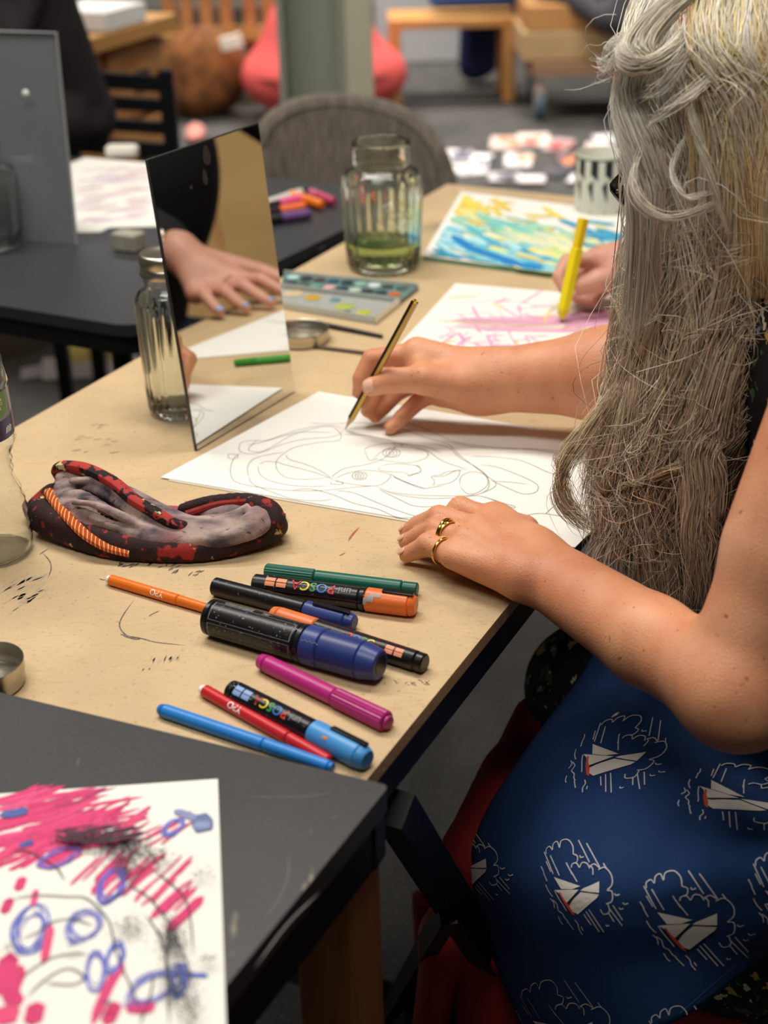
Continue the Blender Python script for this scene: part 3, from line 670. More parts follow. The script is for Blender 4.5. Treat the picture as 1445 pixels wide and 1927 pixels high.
# water bottle
wb_c = PZ(-14, 1043, TZ) + np.array([0, .004, 0]); wr = .0365
wb = thing('water_bottle', 'clear plastic water bottle with purple label at the left edge', 'bottle', wb_c)
prof = [(.0001, .004), (wr*.45, .002), (wr*.80, .0), (wr*.97, .006), (wr*1.0, .016), (wr*.965, .024), (wr*1.0, .028), (wr*.955, .036), (wr*.985, .041), (wr*.94, .048), (wr*.95, .051), (wr*.88, .057), (wr*.90, .061), (wr*.78, .071), (wr*.76, .078), (wr*.79, .081), (wr*.75, .086), (wr*.80, .090), (wr*.76, .095), (wr*.90, .104), (wr*.96, .110), (wr*.93, .114), (wr*.93, .160), (wr*.97, .163), (wr*.95, .168), (wr*.88, .185), (wr*.7, .205), (wr*.45, .222), (wr*.38, .232), (wr*.38, .245)]
b = MB(); inn = [(max(p[0] - .0009, .0001), p[1] + (.001 if p[1] < .01 else 0)) for p in prof][::-1]
pp = []
for i, p in enumerate(prof): pp.append(p)
lathe(b, pp + [(wr*.36, .245)] + inn, 64, wb_c); part('bottle_shell', b, mat('clear_plastic', 'fbfdfd', .02, trans=1., ior=1.30), wb, angle=0)
b = MB(); b.cap0 = b.cap1 = False; lathe(b, [(wr*.935 + .0004, .116), (wr*.935 + .0004, .134)], 64, wb_c); part('label', b, mat('purple_label', '3c2a58', .3), wb, label='dark purple paper label')
b = MB(); b.cap0 = b.cap1 = False; lathe(b, [(wr*.935 + .0003, .134), (wr*.935 + .0003, .158)], 64, wb_c); part('label', b, mat('clear_label', 'b8b4c4', .15, alpha=.55), wb, label='clear upper label')
m_lgreen = mat('label_green', '6e9a3c', .4); cd_ = norm((C0 - wb_c) * [1, 1, 0]); 
ang0 = math.atan2(cd_[1], cd_[0]) + .62
def onb(a, z, rr_=wr*.935 + .0007): return wb_c + [rr_*math.cos(ang0 + a), rr_*math.sin(ang0 + a), z]
b = MB(); f = []; V = []
for k in range(9):
    a = -.42 + k * .105; V += [onb(a, .136 + .0035 * (abs(k - 4) / 4)), onb(a, .1585)]
for k in range(8): f.append((2*k, 2*k+2, 2*k+3, 2*k+1))
b.add(V, f); part('green_badge', b, m_lgreen, wb, smooth=False)
b = MB()
for s_, sz, z in (('100%', .0075, .151), ('RECYCLED', .0036, .1475), ('BOTTLE', .0036, .1435)):
    V2, Fc = text2d(s_, sz); x0 = V2[:, 0].max() / 2; b.add([onb((x - x0) / (wr*.935), z + y, wr*.935 + .001) for x, y in V2], Fc)
for k in range(5): ang1 = .25 + k * .05; ribbon(b, [onb(ang1, .121), onb(ang1 + .04, .126 + .001 * (k % 2))], .0008, nrm=cd_)
part('label_text', b, mat('white_print', 'f2f2ee', .5), wb, smooth=False, kind='stuff')
b = MB(); lathe(b, [(wr*.42, .240), (wr*.44, .242), (wr*.44, .256), (wr*.4, .258)], 32, wb_c); part('cap', b, mat('purple_cap', '4a3070', .4), wb)

# mug
mc = PZ(1130, 402, TZ); mr = .0425
mg = thing('patterned_mug', 'white mug with black geometric pattern beyond the painting', 'mug', mc)
b = MB(); lathe(b, [(.0001, .0), (mr*.93, .0), (mr*.97, .004), (mr, .02), (mr, .094), (mr*.98, .096), (mr*.94, .094), (mr*.93, .01), (.0001, .008)], 64, mc); part('mug_body', b, mat('glazed_white', 'd6d6c8', .25), mg, angle=50)
b = MB(); hd_ = norm(np.array([1, .5, 0])); tube(b, catmull([mc + hd_ * mr + [0, 0, .075], mc + hd_ * (mr + .022) + [0, 0, .07], mc + hd_ * (mr + .024) + [0, 0, .035], mc + hd_ * mr + [0, 0, .025]], 8), .005, 8); part('handle', b, mat('glazed_white'), mg)
b = MB(); aq = math.atan2(-mc[1], -mc[0])
def onm(a, z): return mc + [(mr + .0004)*math.cos(aq + a), (mr + .0004)*math.sin(aq + a), z]
for k in range(-3, 5):
    a = k * .52 + .1
    for poly in ([(a, .090), (a + .27, .090), (a + .27, .060), (a, .070)], [(a - .10, .052), (a + .10, .062), (a + .10, .026)], [(a, .012), (a + .03, .016), (a + .06, .012)]):
        b.add([onm(x, z) for x, z in poly], [tuple(range(len(poly)))])
for k in range(30): a = k * 2*math.pi/30; b.add([onm(a, .0925), onm(a + .21, .0925), onm(a + .21, .0905), onm(a, .0905)], [(0, 1, 2, 3)])
part('black_pattern', b, mat('black_glaze', '22282a', .3), mg, smooth=False)

# ================================================================== PENS AND PENCILS
def cmat(col, rough=.35, name=None): return mat(name or 'plastic_' + col, col, rough, spec=.5, var=.06, vs=60)
def pen(name, label, p0, p1, r, secs, z=TZ, extra=None, group=None, cat='pen', tilt=0., world=False):
    """secs: (t0, t1, k0, k1, part name, material, ribs)"""
    A = np.asarray(p0, float) if world else PZ(*p0, z + r); B = np.asarray(p1, float) if world else PZ(*p1, z + r)
    L_ = np.linalg.norm(B - A); ax = (B - A) / L_; t = thing(name, label, cat, (A + B) / 2 - [0, 0, r], group)
    tocam = norm(C0 - (A + B) / 2); n = norm(tocam - ax * (tocam @ ax)); u = n; 
    for s0, s1, k0, k1, nm, m_, rb in secs:
        b = MB(); h0, h1 = s0 * L_, s1 * L_; r0, r1 = r * k0, r * k1; e_ = min(.0011, (h1 - h0) * .2, r0 * .35)
        pr = [(r0 - e_, h0), (r0, h0 + e_, 1), (r1, h1 - e_, 1), (r1 - e_, h1)]
        if nm == 'plug' or nm == 'tip': pr = [(r0 * .6, h0), (r0, h0 + (h1-h0)*.35, 1), (r1, h1, 1)]
        lathe(b, pr, 6 if rb == 'hex' else 40, A, ax, rib=.03 if rb == 'rib' else 0, ribn=20, u=u); part(nm, b, m_, t, angle=30)
    if extra: extra(t, A, B, ax, n, L_, r)
    return t
K = mat('pen_black', '131315', .3, var=.0); KW = add_layer(mat('worn_black', '141416', .32), '6a5a55', 260, .66, .72)
def band(mb, A, ax, n, r, s0, s1, a0_, a1_, off=.0002):
    up = np.cross(n, ax); V = []; m = 8
    for k in range(m + 1):
        a = a0_ + (a1_ - a0_) * k / m
        for s in (s0, s1): V.append(A + ax * s + (r + off) * (math.cos(a) * n + math.sin(a) * up))
    mb.add(V, [(2*k, 2*k+1, 2*k+3, 2*k+2) for k in range(m)])
LET = [('P', 'd8382e'), ('O', '3a7ac8'), ('S', '3a9a58'), ('C', 'e8d43a'), ('A', 'd8382e')]
def posca_print(tile, start, capside, fw=1.0, barcode=None, rot=.25, txt=None):
    """start: distance (fraction) of the lettering start; text reads away from the cap"""
    def f(t, A, B, ax, n, L_, r):
        e = -ax * capside; up = np.cross(n, e); nn = norm(n * math.cos(rot) + up * math.sin(rot)); x = start * L_; sz = r * 1.25 * fw
        org = A + ax * x
        b = MB(); w_ = wrap_text(b, 'uni', sz * .8, org, e, nn, r); part('printed_word', b, mat('print_white', 'e8e6e0', .5), t, smooth=False, kind='stuff'); org = org + e * (w_ + sz * .25)
        for ch, c_ in LET:
            b = MB(); w_ = wrap_text(b, ch, sz, org, e, nn, r); part('printed_letter', b, mat('print_' + c_, c_, .45), t, smooth=False); org = org + e * (w_ + sz * .04)
        org = org + e * sz * .3; b = MB(); s0 = 0
        for q in range(2):
            for k in range(2):
                band(b, org + e * (q * sz * .85), e, nn, r, 0, sz * .72, -.42 + k * .46, -.03 + k * .46)
        part('printed_block', b, mat('tile_' + tile, tile, .5), t, smooth=False, kind='stuff')
        b = MB()
        band(b, A + ax * (x), -ax * capside, nn, r, -r * 2, L_ * .5, .75, .79); part('red_line', b, mat('line_red', '7a2c30', .5), t, smooth=False)
        if barcode:
            b = MB(); rg = random.Random(4); p = barcode[0] * L_
            while p < barcode[1] * L_:
                w2 = rg.uniform(.0002, .0007); band(b, A, ax, n, r, p, p + w2, barcode[2], barcode[2] + .45 * .008 / r); p += w2 + rg.uniform(.0003, .0007)
            part('barcode', b, mat('print_white'), t, smooth=False, kind='stuff')
        rg = random.Random(int(r * 1e5) + int(abs(A[0]) * 1e4)); b = MB()
        for _ in range(26):
            s_ = rg.uniform(.03, .97) * L_; a = rg.uniform(-1.3, 1.3); w2 = rg.uniform(.0004, .0016)
            band(b, A, ax, n, r, s_, s_ + w2, a, a + rg.uniform(.03, .12), off=.0001)
        part('paint_fleck', b, mat('fleck', '8d8f90', .6), t, smooth=False, kind='stuff', label='dried pale paint flecks')
    return f
def clip(A, ax, n, r, s0, s1, side, m_, t):
    up = np.cross(n, ax); nn = norm(n * math.cos(side) + up * math.sin(side)); b = MB(); c_ = A + ax * (s0 + s1) / 2 + nn * (r + .0012); box(b, c_, (s1 - s0, r * .55, .0018), ax=[ax, np.cross(nn, ax), nn], bev=.0006); part('clip', b, m_, t)
SLIM = lambda c_: [(0, .035, .70, .75, 'plug', mat('white_plug', 'ecebe6', .4), None), (.035, .70, 1., 1., 'barrel', cmat(c_), None), (.70, 1., .94, .86, 'cap', cmat(c_), None)]
def ypo(word, at_, col='f0eee8'):
    def f(t, A, B, ax, n, L_, r):
        b = MB(); w_ = wrap_text(b, word, r * 1.5, A + ax * at_ * L_, -ax, n, r); part('printed_word', b, mat('print_' + col, col, .5), t, smooth=False, kind='stuff')
        b = MB(); up = np.cross(n, ax); band(b, A, ax, n, r, .08 * L_, .68 * L_, -.35, -.2, off=.00008)
    return f
pen('felt_pen', 'slim orange felt pen with white end plug lying against the big blue marker', (201, 1089), (396, 1147), .0047, SLIM('e8741c'), extra=ypo('YPO', .58))
CAPB = cmat('2f3f80'); CAPD = cmat('263672')
def big_extra(t, A, B, ax, n, L_, r):
    posca_frame = MB(); 
    for a0_, a1_ in ((-.15, .9), (-1.15, -.35)):
        for s0, s1, q0_, q1_ in ((.05, .535, a0_, a0_ + .02), (.05, .535, a1_, a1_ + .02), (.05, .053, a0_, a1_), (.532, .535, a0_, a1_)):
            band(posca_frame, A, ax, n, r, s0 * L_, s1 * L_, q0_, q1_)
    part('label_outline', posca_frame, mat('outline_grey', '8a8c90', .4), t, smooth=False, kind='stuff')
    b = MB(); rg = random.Random(4); p = .10 * L_
    while p < .26 * L_: w2 = rg.uniform(.0004, .0012); band(b, A, ax, n, r, p, p + w2, .95, 1.28); p += w2 + rg.uniform(.0005, .001)
    wrap_text(b, '8K', .006, A + ax * .36 * L_, -ax, norm(n * math.cos(1.1) + np.cross(n, ax) * math.sin(1.1)), r)
    part('barcode', b, mat('print_white'), t, smooth=False, kind='stuff')
    b = MB(); rg = random.Random(8)
    for _ in range(70):
        s_ = rg.uniform(.04, .56) * L_; a = rg.uniform(-1.3, 1.2); w2 = rg.uniform(.0004, .002); band(b, A, ax, n, r, s_, s_ + w2, a, a + rg.uniform(.02, .08))
    part('paint_fleck', b, mat('fleck'), t, smooth=False, kind='stuff', label='dried pale paint flecks')
    b = MB(); 
    for k in range(7): band(b, A, ax, n, r * 1.05, (.60 + k * .014) * L_, (.612 + k * .014) * L_, .1 + .05 * (k % 2), .13 + .05 * (k % 2))
    part('scuff', b, mat('fleck'), t, smooth=False, kind='stuff')
    b = MB(); lathe(b, [(r*.5, 0), (r*.5, .0004), (.0001, .0005)], 24, B, ax); wrap = MB(); part('end_sticker', b, K, t, label='black sticker on the cap end')
bigm = pen('marker', 'thick black paint marker with large navy blue cap, biggest of the pens', (395, 1160), (716, 1252), .0150,
    [(0, .035, .98, .98, 'end_cap', K, None), (.035, .55, 1., 1., 'barrel', KW, None), (.55, .585, 1.03, 1.03, 'collar', K, None), (.585, .68, 1.05, 1.05, 'cap_ring', CAPB, None), (.68, .9, 1.02, 1.0, 'cap', CAPD, None), (.9, 1., 1.0, .80, 'cap_end', CAPB, None)], extra=big_extra)
pen('marker', 'black paint marker with navy blue cap behind the thickest marker', (403, 1103), (668, 1172), .0078,
    [(0, .66, 1., 1., 'barrel', KW, None), (.66, .94, 1.04, 1., 'cap', CAPB, None), (.94, 1., 1., .8, 'cap_end', CAPB, None)],
    extra=lambda t, A, B, ax, n, L_, r: (posca_print('15161a', .60, 1, barcode=(.46, .56, .9))(t, A, B, ax, n, L_, r) if 0 else clip(A, ax, n, r, .72*L_, .97*L_, .9, K, t)))
def m4x(t, A, B, ax, n, L_, r):
    posca_print('e89878', .44, -1, rot=.25)(t, A, B, ax, n, L_, r)
pen('marker', 'black paint marker with orange cap half hidden behind the thickest marker', (512, 1156), (800, 1249), .0080,
    [(0, .05, .85, .98, 'cap_end', cmat('e07840'), None), (.05, .30, 1., 1.03, 'cap', cmat('e07840'), None), (.30, .95, 1., 1., 'barrel', KW, None), (.95, 1., .97, .95, 'end_plug', K, None)], extra=m4x)
pen('felt_pen', 'dark green felt pen lying behind the orange-capped marker', (500, 1075), (786, 1109), .0068,
    [(0, .33, 1., .98, 'cap', cmat('0f5a4a'), 'rib'), (.33, .90, .92, .90, 'barrel', cmat('12614f'), None), (.90, 1., .82, .82, 'end_plug', cmat('0f5a4a'), None)])
def m6x(t, A, B, ax, n, L_, r):
    posca_print('e89060', .62, 1, rot=-.45)(t, A, B, ax, n, L_, r); clip(A, ax, n, r, .80*L_, .985*L_, 1.0, K, t)
    b = MB(); band(b, A, ax, n, r * 1.06, .72*L_, .76*L_, -.2, .35); band(b, A, ax, n, r * 1.06, .70*L_, .72*L_, -.5, .1); band(b, A, ax, n, r*1.06, .735*L_, .80*L_, .25, .5); part('paint_smear', b, mat('smear_grey', 'a5a19c', .5), t, smooth=False, kind='stuff', label='grey dried paint smear on the cap')
pen('marker', 'black paint marker with bright orange cap beside the dark green pen', (478, 1099), (783, 1140), .0094,
    [(0, .66, .93, .95, 'barrel', KW, None), (.66, .70, 1., 1.04, 'collar', K, None), (.70, .96, 1.06, 1.03, 'cap', cmat('e5712f'), None), (.96, 1., 1.0, .85, 'cap_end', cmat('e5712f'), None)], extra=m6x)
pen('felt_pen', 'magenta felt pen lying nearest the right edge of the board', (489, 1243), (733, 1361), .0072,
    [(0, .06, .8, .95, 'end_plug', cmat('b02a78'), None), (.06, .60, .96, .96, 'barrel', cmat('b4287a'), None), (.60, .98, 1.02, 1.08, 'cap', cmat('aa2470'), 'rib'), (.98, 1., .75, .7, 'cap_end', cmat('aa2470'), None)])
def m8x(t, A, B, ax, n, L_, r):
    posca_print('8aa8d8', .56, 1, fw=.92, rot=-.25)(t, A, B, ax, n, L_, r); clip(A, ax, n, r, .74*L_, .98*L_, 1.05, K, t)
    b = MB(); band(b, A, ax, n, r * 1.06, .735*L_, .765*L_, -.1, .12); part('paint_smear', b, mat('smear_orange', 'e08a3c', .5), t, smooth=False, label='orange dried paint dab')
pen('marker', 'black paint marker with light blue cap at the corner of the board', (434, 1299), (692, 1430), .0090,
    [(0, .06, .9, .97, 'end_plug', K, None), (.06, .62, .98, .98, 'barrel', K, None), (.62, .95, 1.05, 1.03, 'cap', cmat('4a96d4'), None), (.95, 1., 1.0, .82, 'cap_end', cmat('4a96d4'), None)], extra=m8x)
pen('felt_pen', 'slim red felt pen with white end plug between two blue ones', (377, 1295), (620, 1432), .0049, SLIM('c8222a'), extra=ypo('YPO', .36))
pen('felt_pen', 'slim bright blue felt pen running along the edge of the charcoal table', (299, 1334), (627, 1445), .0052, [(0, .03, .75, .9, 'end_plug', cmat('2478c8'), None), (.03, .62, 1., 1., 'barrel', cmat('2c84d4'), None), (.62, .98, .98, .82, 'cap', cmat('2c84d4'), None), (.98, 1., .7, .7, 'cap_end', cmat('2478c8'), None)])
pen('pencil', 'crimson pencil half hidden beneath the patterned scarf', (272, 955), (537, 972), .0040, [(0, .97, 1., 1., 'barrel', cmat('b0224a'), 'hex'), (.97, 1., .9, .9, 'end_plug', cmat('7a3040'), 'hex')], cat='pencil')
pen('felt_pen', 'green pen lying beside the pastel drawing, seen in the mirror', tuple(PZ(768, 694, TZ + .005)), tuple(PZ(860, 724, TZ + .005)), .0045, [(0, .6, 1., 1., 'barrel', cmat('3f9a3a'), None), (.6, 1., 1.05, .9, 'cap', cmat('2f8a2c'), None)], world=True)
FT = .7455
for lb, p0, p1, r_, c1, c2 in (('white marker with black cap on the folding table', (500, 384), (585, 356), .0075, 'd4d2ca', '1c1c1e'),
    ('pink-capped marker, second from the back of the far table heap', (500, 391), (572, 373), .0082, '2a2028', 'e8568c'), ('orange-capped marker beside the purple one on the folding table', (500, 402), (574, 388), .0080, '2a2028', 'ee7440'),
    ('purple-capped marker at the front of the far table heap', (500, 414), (584, 402), .0085, '202024', '6e4a80'), ('marker with short bright orange cap pointing right on the folding table', (548, 366), (606, 386), .0085, 'f09868', 'e87410'),
    ('crimson-capped marker at the right end of the far table heap', (585, 362), (628, 380), .0080, 'c45a7c', 'b83860')):
    pen('marker', lb, p0, p1, r_, [(0, .35, .95, .95, 'barrel', cmat(c1), None), (.35, .95, 1., 1., 'cap', cmat(c2), None), (.95, 1., .95, .8, 'cap_end', cmat(c2), None)] if c2 != '1c1c1e' else [(0, .78, 1, 1, 'barrel', cmat(c1), None), (.78, 1., .8, .7, 'cap', cmat(c2), None)], z=FT, group='markers heaped on the folding table')
# paintbrush and thin stick
pen('paintbrush', 'paintbrush with black handle beside the open tin lid', (612, 612), (720, 633), .0030, [(-.55, -.35, .25, .8, 'bristles', mat('bristle', '2a1c18', .8), None), (-.35, -.02, .8, .9, 'ferrule', m_tin, None), (0, .5, 1.2, 1., 'handle', K, None), (.5, 1., 1., .75, 'handle', K, None)], cat='brush')
b = MB(); A_ = PZ(588, 652, TZ + .002); B_ = PZ(700, 666, TZ + .002); box(b, (A_ + B_) / 2, (np.linalg.norm(B_ - A_), .006, .003), ax=[B_ - A_, np.cross([0, 0, 1], B_ - A_), (0, 0, 1)], bev=.001); tag(part('wooden_stick', b, mat('dark_stick', '5a4a3e', .7)), 'thin dark wooden stick lying behind the writing hand', 'stick')

# watercolour palette
pc = [PZ(535, 522, TZ), PZ(788, 546, TZ), PZ(705, 612, TZ), PZ(520, 580, TZ)]
pal = thing('paint_palette', 'open watercolour palette with messy paint pans beside the glass of green water', 'palette', sum(pc) / 4)
mp_ = mat('clear_tray', 'd8dcd8', .25, trans=.5, alpha=.9)
uvq = lambda u_, v_: (pc[0]*(1-u_) + pc[1]*u_)*(1-v_) + (pc[3]*(1-u_) + pc[2]*u_)*v_
b = MB(); prism(b, [uvq(0, 0) + [0, 0, .006], uvq(1, 0) + [0, 0, .006], uvq(1, .44) + [0, 0, .006], uvq(0, .44) + [0, 0, .006]], .0055); part('pan_tray', b, mat('teal_tray', '6a8a88', .4, var=.5, vs=60), pal, smooth=False)
b = MB(); prism(b, [uvq(0, .47) + [0, 0, .004], uvq(1, .47) + [0, 0, .004], uvq(1, 1) + [0, 0, .004], uvq(0, 1) + [0, 0, .004]], .0035); part('lid', b, mp_, pal, smooth=False, label='translucent mixing lid')
b = MB()
for a, c_ in ((uvq(0, .455), uvq(1, .455)), (uvq(0, .99), uvq(1, .99)), (uvq(.995, .47), uvq(.995, 1)), (uvq(0, .01), uvq(1, .01))): barbox(b, a + [0, 0, .006], c_ + [0, 0, .006], .003, .009)
part('rim', b, mp_, pal, smooth=False)
pcs = ['b4d4d0', '2c3438', 'd8a4a8', '3a4444', '24363c', '2a2c34', '1e3a48', '30404c', '4a5a50', '88b4a8', '503c40', 'c8643c', 'b8c4b8', '5a9a84', 'd8dcdc', '28506a']
for k in range(2):
    for i in range(9):
        c_ = uvq(.08 + i * .104, .12 + k * .19) + [0, 0, .0068]; b = MB(); lathe(b, [(.0085, -.0006), (.0085, .0006), (.0065, .001), (.0001, .0004)], 14, c_); part('paint_pan', b, mat('pan_%d' % ((i * 5 + k * 3) % 16), pcs[(i * 5 + k * 3) % 16], .35), pal)
for u_, v_, c_, s_ in ((.30, .62, 'c49a2c', .012), (.12, .58, 'c8b48c', .014), (.62, .74, 'a8b45c', .014), (.82, .82, 'b8bc3c', .010), (.5, .6, '5a8a90', .008), (.68, .88, '4a7a50', .006)):
    b = MB(); lathe(b, [(s_, 0), (s_ * .8, .0008), (.0001, .001)], 14, uvq(u_, v_) + [0, 0, .0045]); part('paint_puddle', b, mat('puddle_' + c_, c_, .3), pal)

# ================================================================== SCARF
sc = thing('scarf', 'crumpled patterned scarf with dark red border beside the water bottle', 'scarf', PZ(300, 990, TZ))
SP = lambda pts: [PZ(x, y, TZ + h) for x, y, h in pts]
m_sc = mat('scarf_cloth', 'b59c98', .9, var=.5, vs=34, col2='4a4048', bump=.3, bs=500, stretch=(1, 2.2, 1))
add_layer(m_sc, '8a5a58', 18, .52, .70, seed=2.); add_layer(m_sc, 'b3a08e', 22, .58, .74, seed=5.); add_layer(m_sc, '2c282c', 60, .60, .72, seed=1., stretch=(1, 3, 1), dist=2)
G = []
for pts, r_ in (([(120,920,.026),(180,925,.030),(240,950,.028),(300,982,.020),(370,1003,.016),(440,988,.018)], .015),
                ([(100,940,.024),(160,955,.024),(230,982,.020),(310,1008,.014),(390,1014,.014),(470,988,.018),(495,972,.018)], .012),
                ([(100,970,.016),(170,990,.014),(250,1014,.010),(330,1024,.010),(420,1018,.010),(500,990,.012)], .013)):
    Q = catmull(SP(pts), 4); n_ = len(Q); G.append((.003, .006, chain(Q, [r_ * (.75 + .3 * math.sin(math.pi * k / (n_ - 1))) for k in range(n_)])))
for pts, r_ in (([(118,900,.046),(165,893,.050),(215,920,.046),(255,955,.038),(300,985,.026),(340,1000,.018)], .0075),
                ([(112,918,.040),(165,912,.045),(215,940,.040),(262,972,.032),(315,998,.022),(370,1006,.018)], .0068),
                ([(106,934,.034),(150,935,.040),(205,962,.035),(260,990,.028),(320,1010,.020),(390,1012,.020),(450,992,.026),(486,962,.032)], .0062),
                ([(100,950,.028),(140,955,.034),(190,980,.030),(250,1003,.023),(320,1018,.018),(400,1017,.020),(465,996,.026),(500,966,.030)], .0066),
                ([(96,965,.022),(140,978,.026),(190,1000,.021),(250,1015,.018),(330,1027,.014),(410,1024,.016),(475,1004,.022),(508,975,.026)], .0062),
                ([(135,905,.052),(185,905,.052),(225,930,.046),(258,965,.036)], .0048),
                ([(330,990,.018),(375,985,.022),(425,975,.027),(468,955,.034)], .0060), ([(345,975,.016),(395,968,.021),(440,958,.027),(478,948,.033)], .0050),
                ([(140,945,.044),(180,950,.044),(230,972,.036),(270,995,.028)], .0040)):
    Q = catmull(SP(pts), 4); n_ = len(Q); G.append((.001, .0022, chain(Q, [r_ * (.85 + .2 * math.sin(.55 * k + r_ * 900)) for k in range(n_)])))
blob('cloth', G, .0018, m_sc, sc, label='mottled grey and dusty pink inner cloth')
m_bd = mat('scarf_border', '191214', .85, var=.7, vs=70, col2='38181a', bump=.3, bs=600)
add_layer(m_bd, '9c2a24', 60, .58, .62, seed=1.); add_layer(m_bd, 'cdbb80', 90, .66, .68, seed=4.)
G = []
for pts, r_ in (([(75,962,.020),(120,985,.020),(200,1015,.014),(280,1032,.010),(380,1032,.010),(470,1012,.012),(518,990,.016)], .0115),
                ([(72,985,.012),(130,1010,.010),(220,1036,.007),(330,1038,.007)], .008),
                ([(64,958,.012),(78,945,.022),(100,925,.030)], .008), ([(480,950,.034),(508,962,.030),(519,985,.022)], .009),
                ([(345,958,.018),(400,944,.026),(460,940,.034),(492,950,.032)], .0055), ([(440,1022,.010),(500,1005,.012),(524,985,.012)], .007)):
    Q = catmull(SP(pts), 4); G.append((.003, .004, chain(Q, [r_] * len(Q))))
blob('border', G, .0020, m_bd, sc, label='black border with dark red pattern')
m_hem = mat('scarf_hem', '1c1216', .8, bump=.2, bs=600)
add_layer(m_hem, 'b0342e', 48, .46, .49, seed=1); add_layer(m_hem, '1c1216', 75, .57, .60, seed=3); add_layer(m_hem, 'd8cc98', 50, .61, .63, seed=6)
Q = catmull(SP([(113,905,.036),(112,890,.048),(125,884,.053),(165,890,.055),(215,915,.050),(255,948,.042),(295,972,.034),(330,992,.026),(352,996,.022)]), 6)
Q = Q + [0, 0, .003]
b = MB(); tube(b, Q, np.interp(np.linspace(0, 1, len(Q)), [0, .1, .5, 1], [.005, .0072, .0078, .006]), 12, flat=.8); part('rolled_hem', b, m_hem, sc, label='rolled red, black and cream hem')
Q = catmull(SP([(92,925,.034),(104,945,.034),(130,975,.030),(160,1005,.022),(200,1028,.014),(245,1040,.010)]), 6)
b = MB(); tube(b, Q, .0052, 10, flat=.7); part('trim', b, add_layer(mat('scarf_trim', 'b03a20', .8), 'e0b44a', 85, .80, .86, kind='wave', stretch=(1, 1, 1), dist=3), sc, label='orange-red trim with yellow zigzag')
for s_ in ([(70,955,.016),(95,975,.014),(140,1000,.010)], [(350,968,.024),(410,950,.028),(470,944,.036)]):
    b = MB(); Q = catmull(SP(s_), 6); tube(b, Q, .0035, 8); part('trim', b, mat('scarf_red', '9a2a26', .85, var=.5, vs=80), sc)

# ================================================================== PEOPLE
m_skin = mat('warm_skin', 'dc9c74', .46, var=.10, vs=26, col2='cf8763', bump=.28, bs=620, sss=.12)
add_layer(m_skin, 'a8663f', 330, .665, .72); add_layer(m_skin, 'e0a98a', 11, .55, .8, seed=3); add_layer(m_skin, 'a05c3c', 120, .70, .73, seed=8)
m_skin2 = mat('pink_skin', 'd39a84', .5, var=.1, vs=20, bump=.1, bs=300, sss=.1)
m_nail = mat('fingernail', 'e0a88c', .25)
def finger(pts, rs): return (0, .0035, chain([np.asarray(p, float) for p in pts], rs))
def nail(parent, tip, prev, up, r, m_, w_=.9, ln=.0095):
    """a curved nail plate on the back of a fingertip"""
    tip = np.asarray(tip, float); d = norm(tip - prev); up = norm(up - d * (up @ d)); sd = np.cross(d, up); V = []; nu, nv = 7, 7
    for i in range(nu):
        for j in range(nv):
            u_ = i / (nu-1); a = (j / (nv-1) - .5) * 2.0 * w_; taper = 1 - .25 * (2*u_-1)**4
            rr_ = r * 1.06; V.append(tip + d * (r * .55 - ln * (1 - u_)) * 1.0 + rr_ * (1 - .14 * u_**3) * (math.cos(a * taper) * up + math.sin(a * taper) * sd))
    b = MB(); grid(b, np.array(V).reshape(nu, nv, 3)); o = part('fingernail', b, m_, parent, angle=0)
    sm = o.modifiers.new('thick', 'SOLIDIFY'); sm.thickness = .0006; sm.offset = 0
    return o
FWD = norm(np.array([-.89, .45, 0])); LFT = np.array([-FWD[1], FWD[0], 0])      # facing direction and its left side
def head_prims(c, f, lf, s=1.):
    """egg-shaped skull, jaw, nose, ears, lips"""
    up = norm(np.cross(f, lf)); up = up if up[2] > 0 else -up; R_ = [lf, f, up]; P = lambda a, b_, c_: c + (lf * a + f * b_ + up * c_) * s
    g = [(.02*s, .012, [ell(P(0, -.01, .035), np.array([.076, .095, .082]) * s, R_), ell(P(0, .018, -.03), np.array([.062, .072, .075]) * s, R_), ell(P(0, .052, -.078), np.array([.030, .026, .024]) * s, R_)]),
         (.006, .010, [cap(P(0, .088, .012), P(0, .103, -.022), .007*s, .010*s), ell(P(.009, .096, -.024), np.array([.006, .006, .005])*s, R_), ell(P(-.009, .096, -.024), np.array([.006, .006, .005])*s, R_)]),
         (.003, .006, [cap(P(-.018, .080, -.052), P(.018, .080, -.052), .0062*s), cap(P(-.015, .079, -.061), P(.015, .079, -.061), .0068*s)]),
         (.006, .01, [cap(P(.014, .083, .022), P(.05, .070, .024), .006*s), cap(P(-.014, .083, .022), P(-.05, .070, .024), .006*s)])]
    for k in (1, -1): g.append((.004, .004, [ell(P(.076*k, -.008, -.005), np.array([.008, .018, .030])*s, R_), cap(P(.082*k, -.018, .015), P(.078*k, -.006, -.030), .005*s)]))
    return g, P
def eyes(parent, P, s=1.):
    mw = mat('eye_white', 'e8e4dc', .2); mi = mat('iris', '4a5a50', .2)
    for k in (1, -1):
        b = MB(); c_ = P(.031*k, .070, .004); lathe(b, [(.0001, -.011*s), (.008*s, -.008*s), (.011*s, 0), (.008*s, .008*s), (.0001, .011*s)], 16, c_, P(0, 1, 0) - P(0, 0, 0)); e_ = part('eyeball', b, mw, parent, angle=0)
        b = MB(); lathe(b, [(.005*s, .0095*s), (.0001, .0116*s)], 16, c_, P(0, 1, 0) - P(0, 0, 0)); part('iris', b, mi, e_)

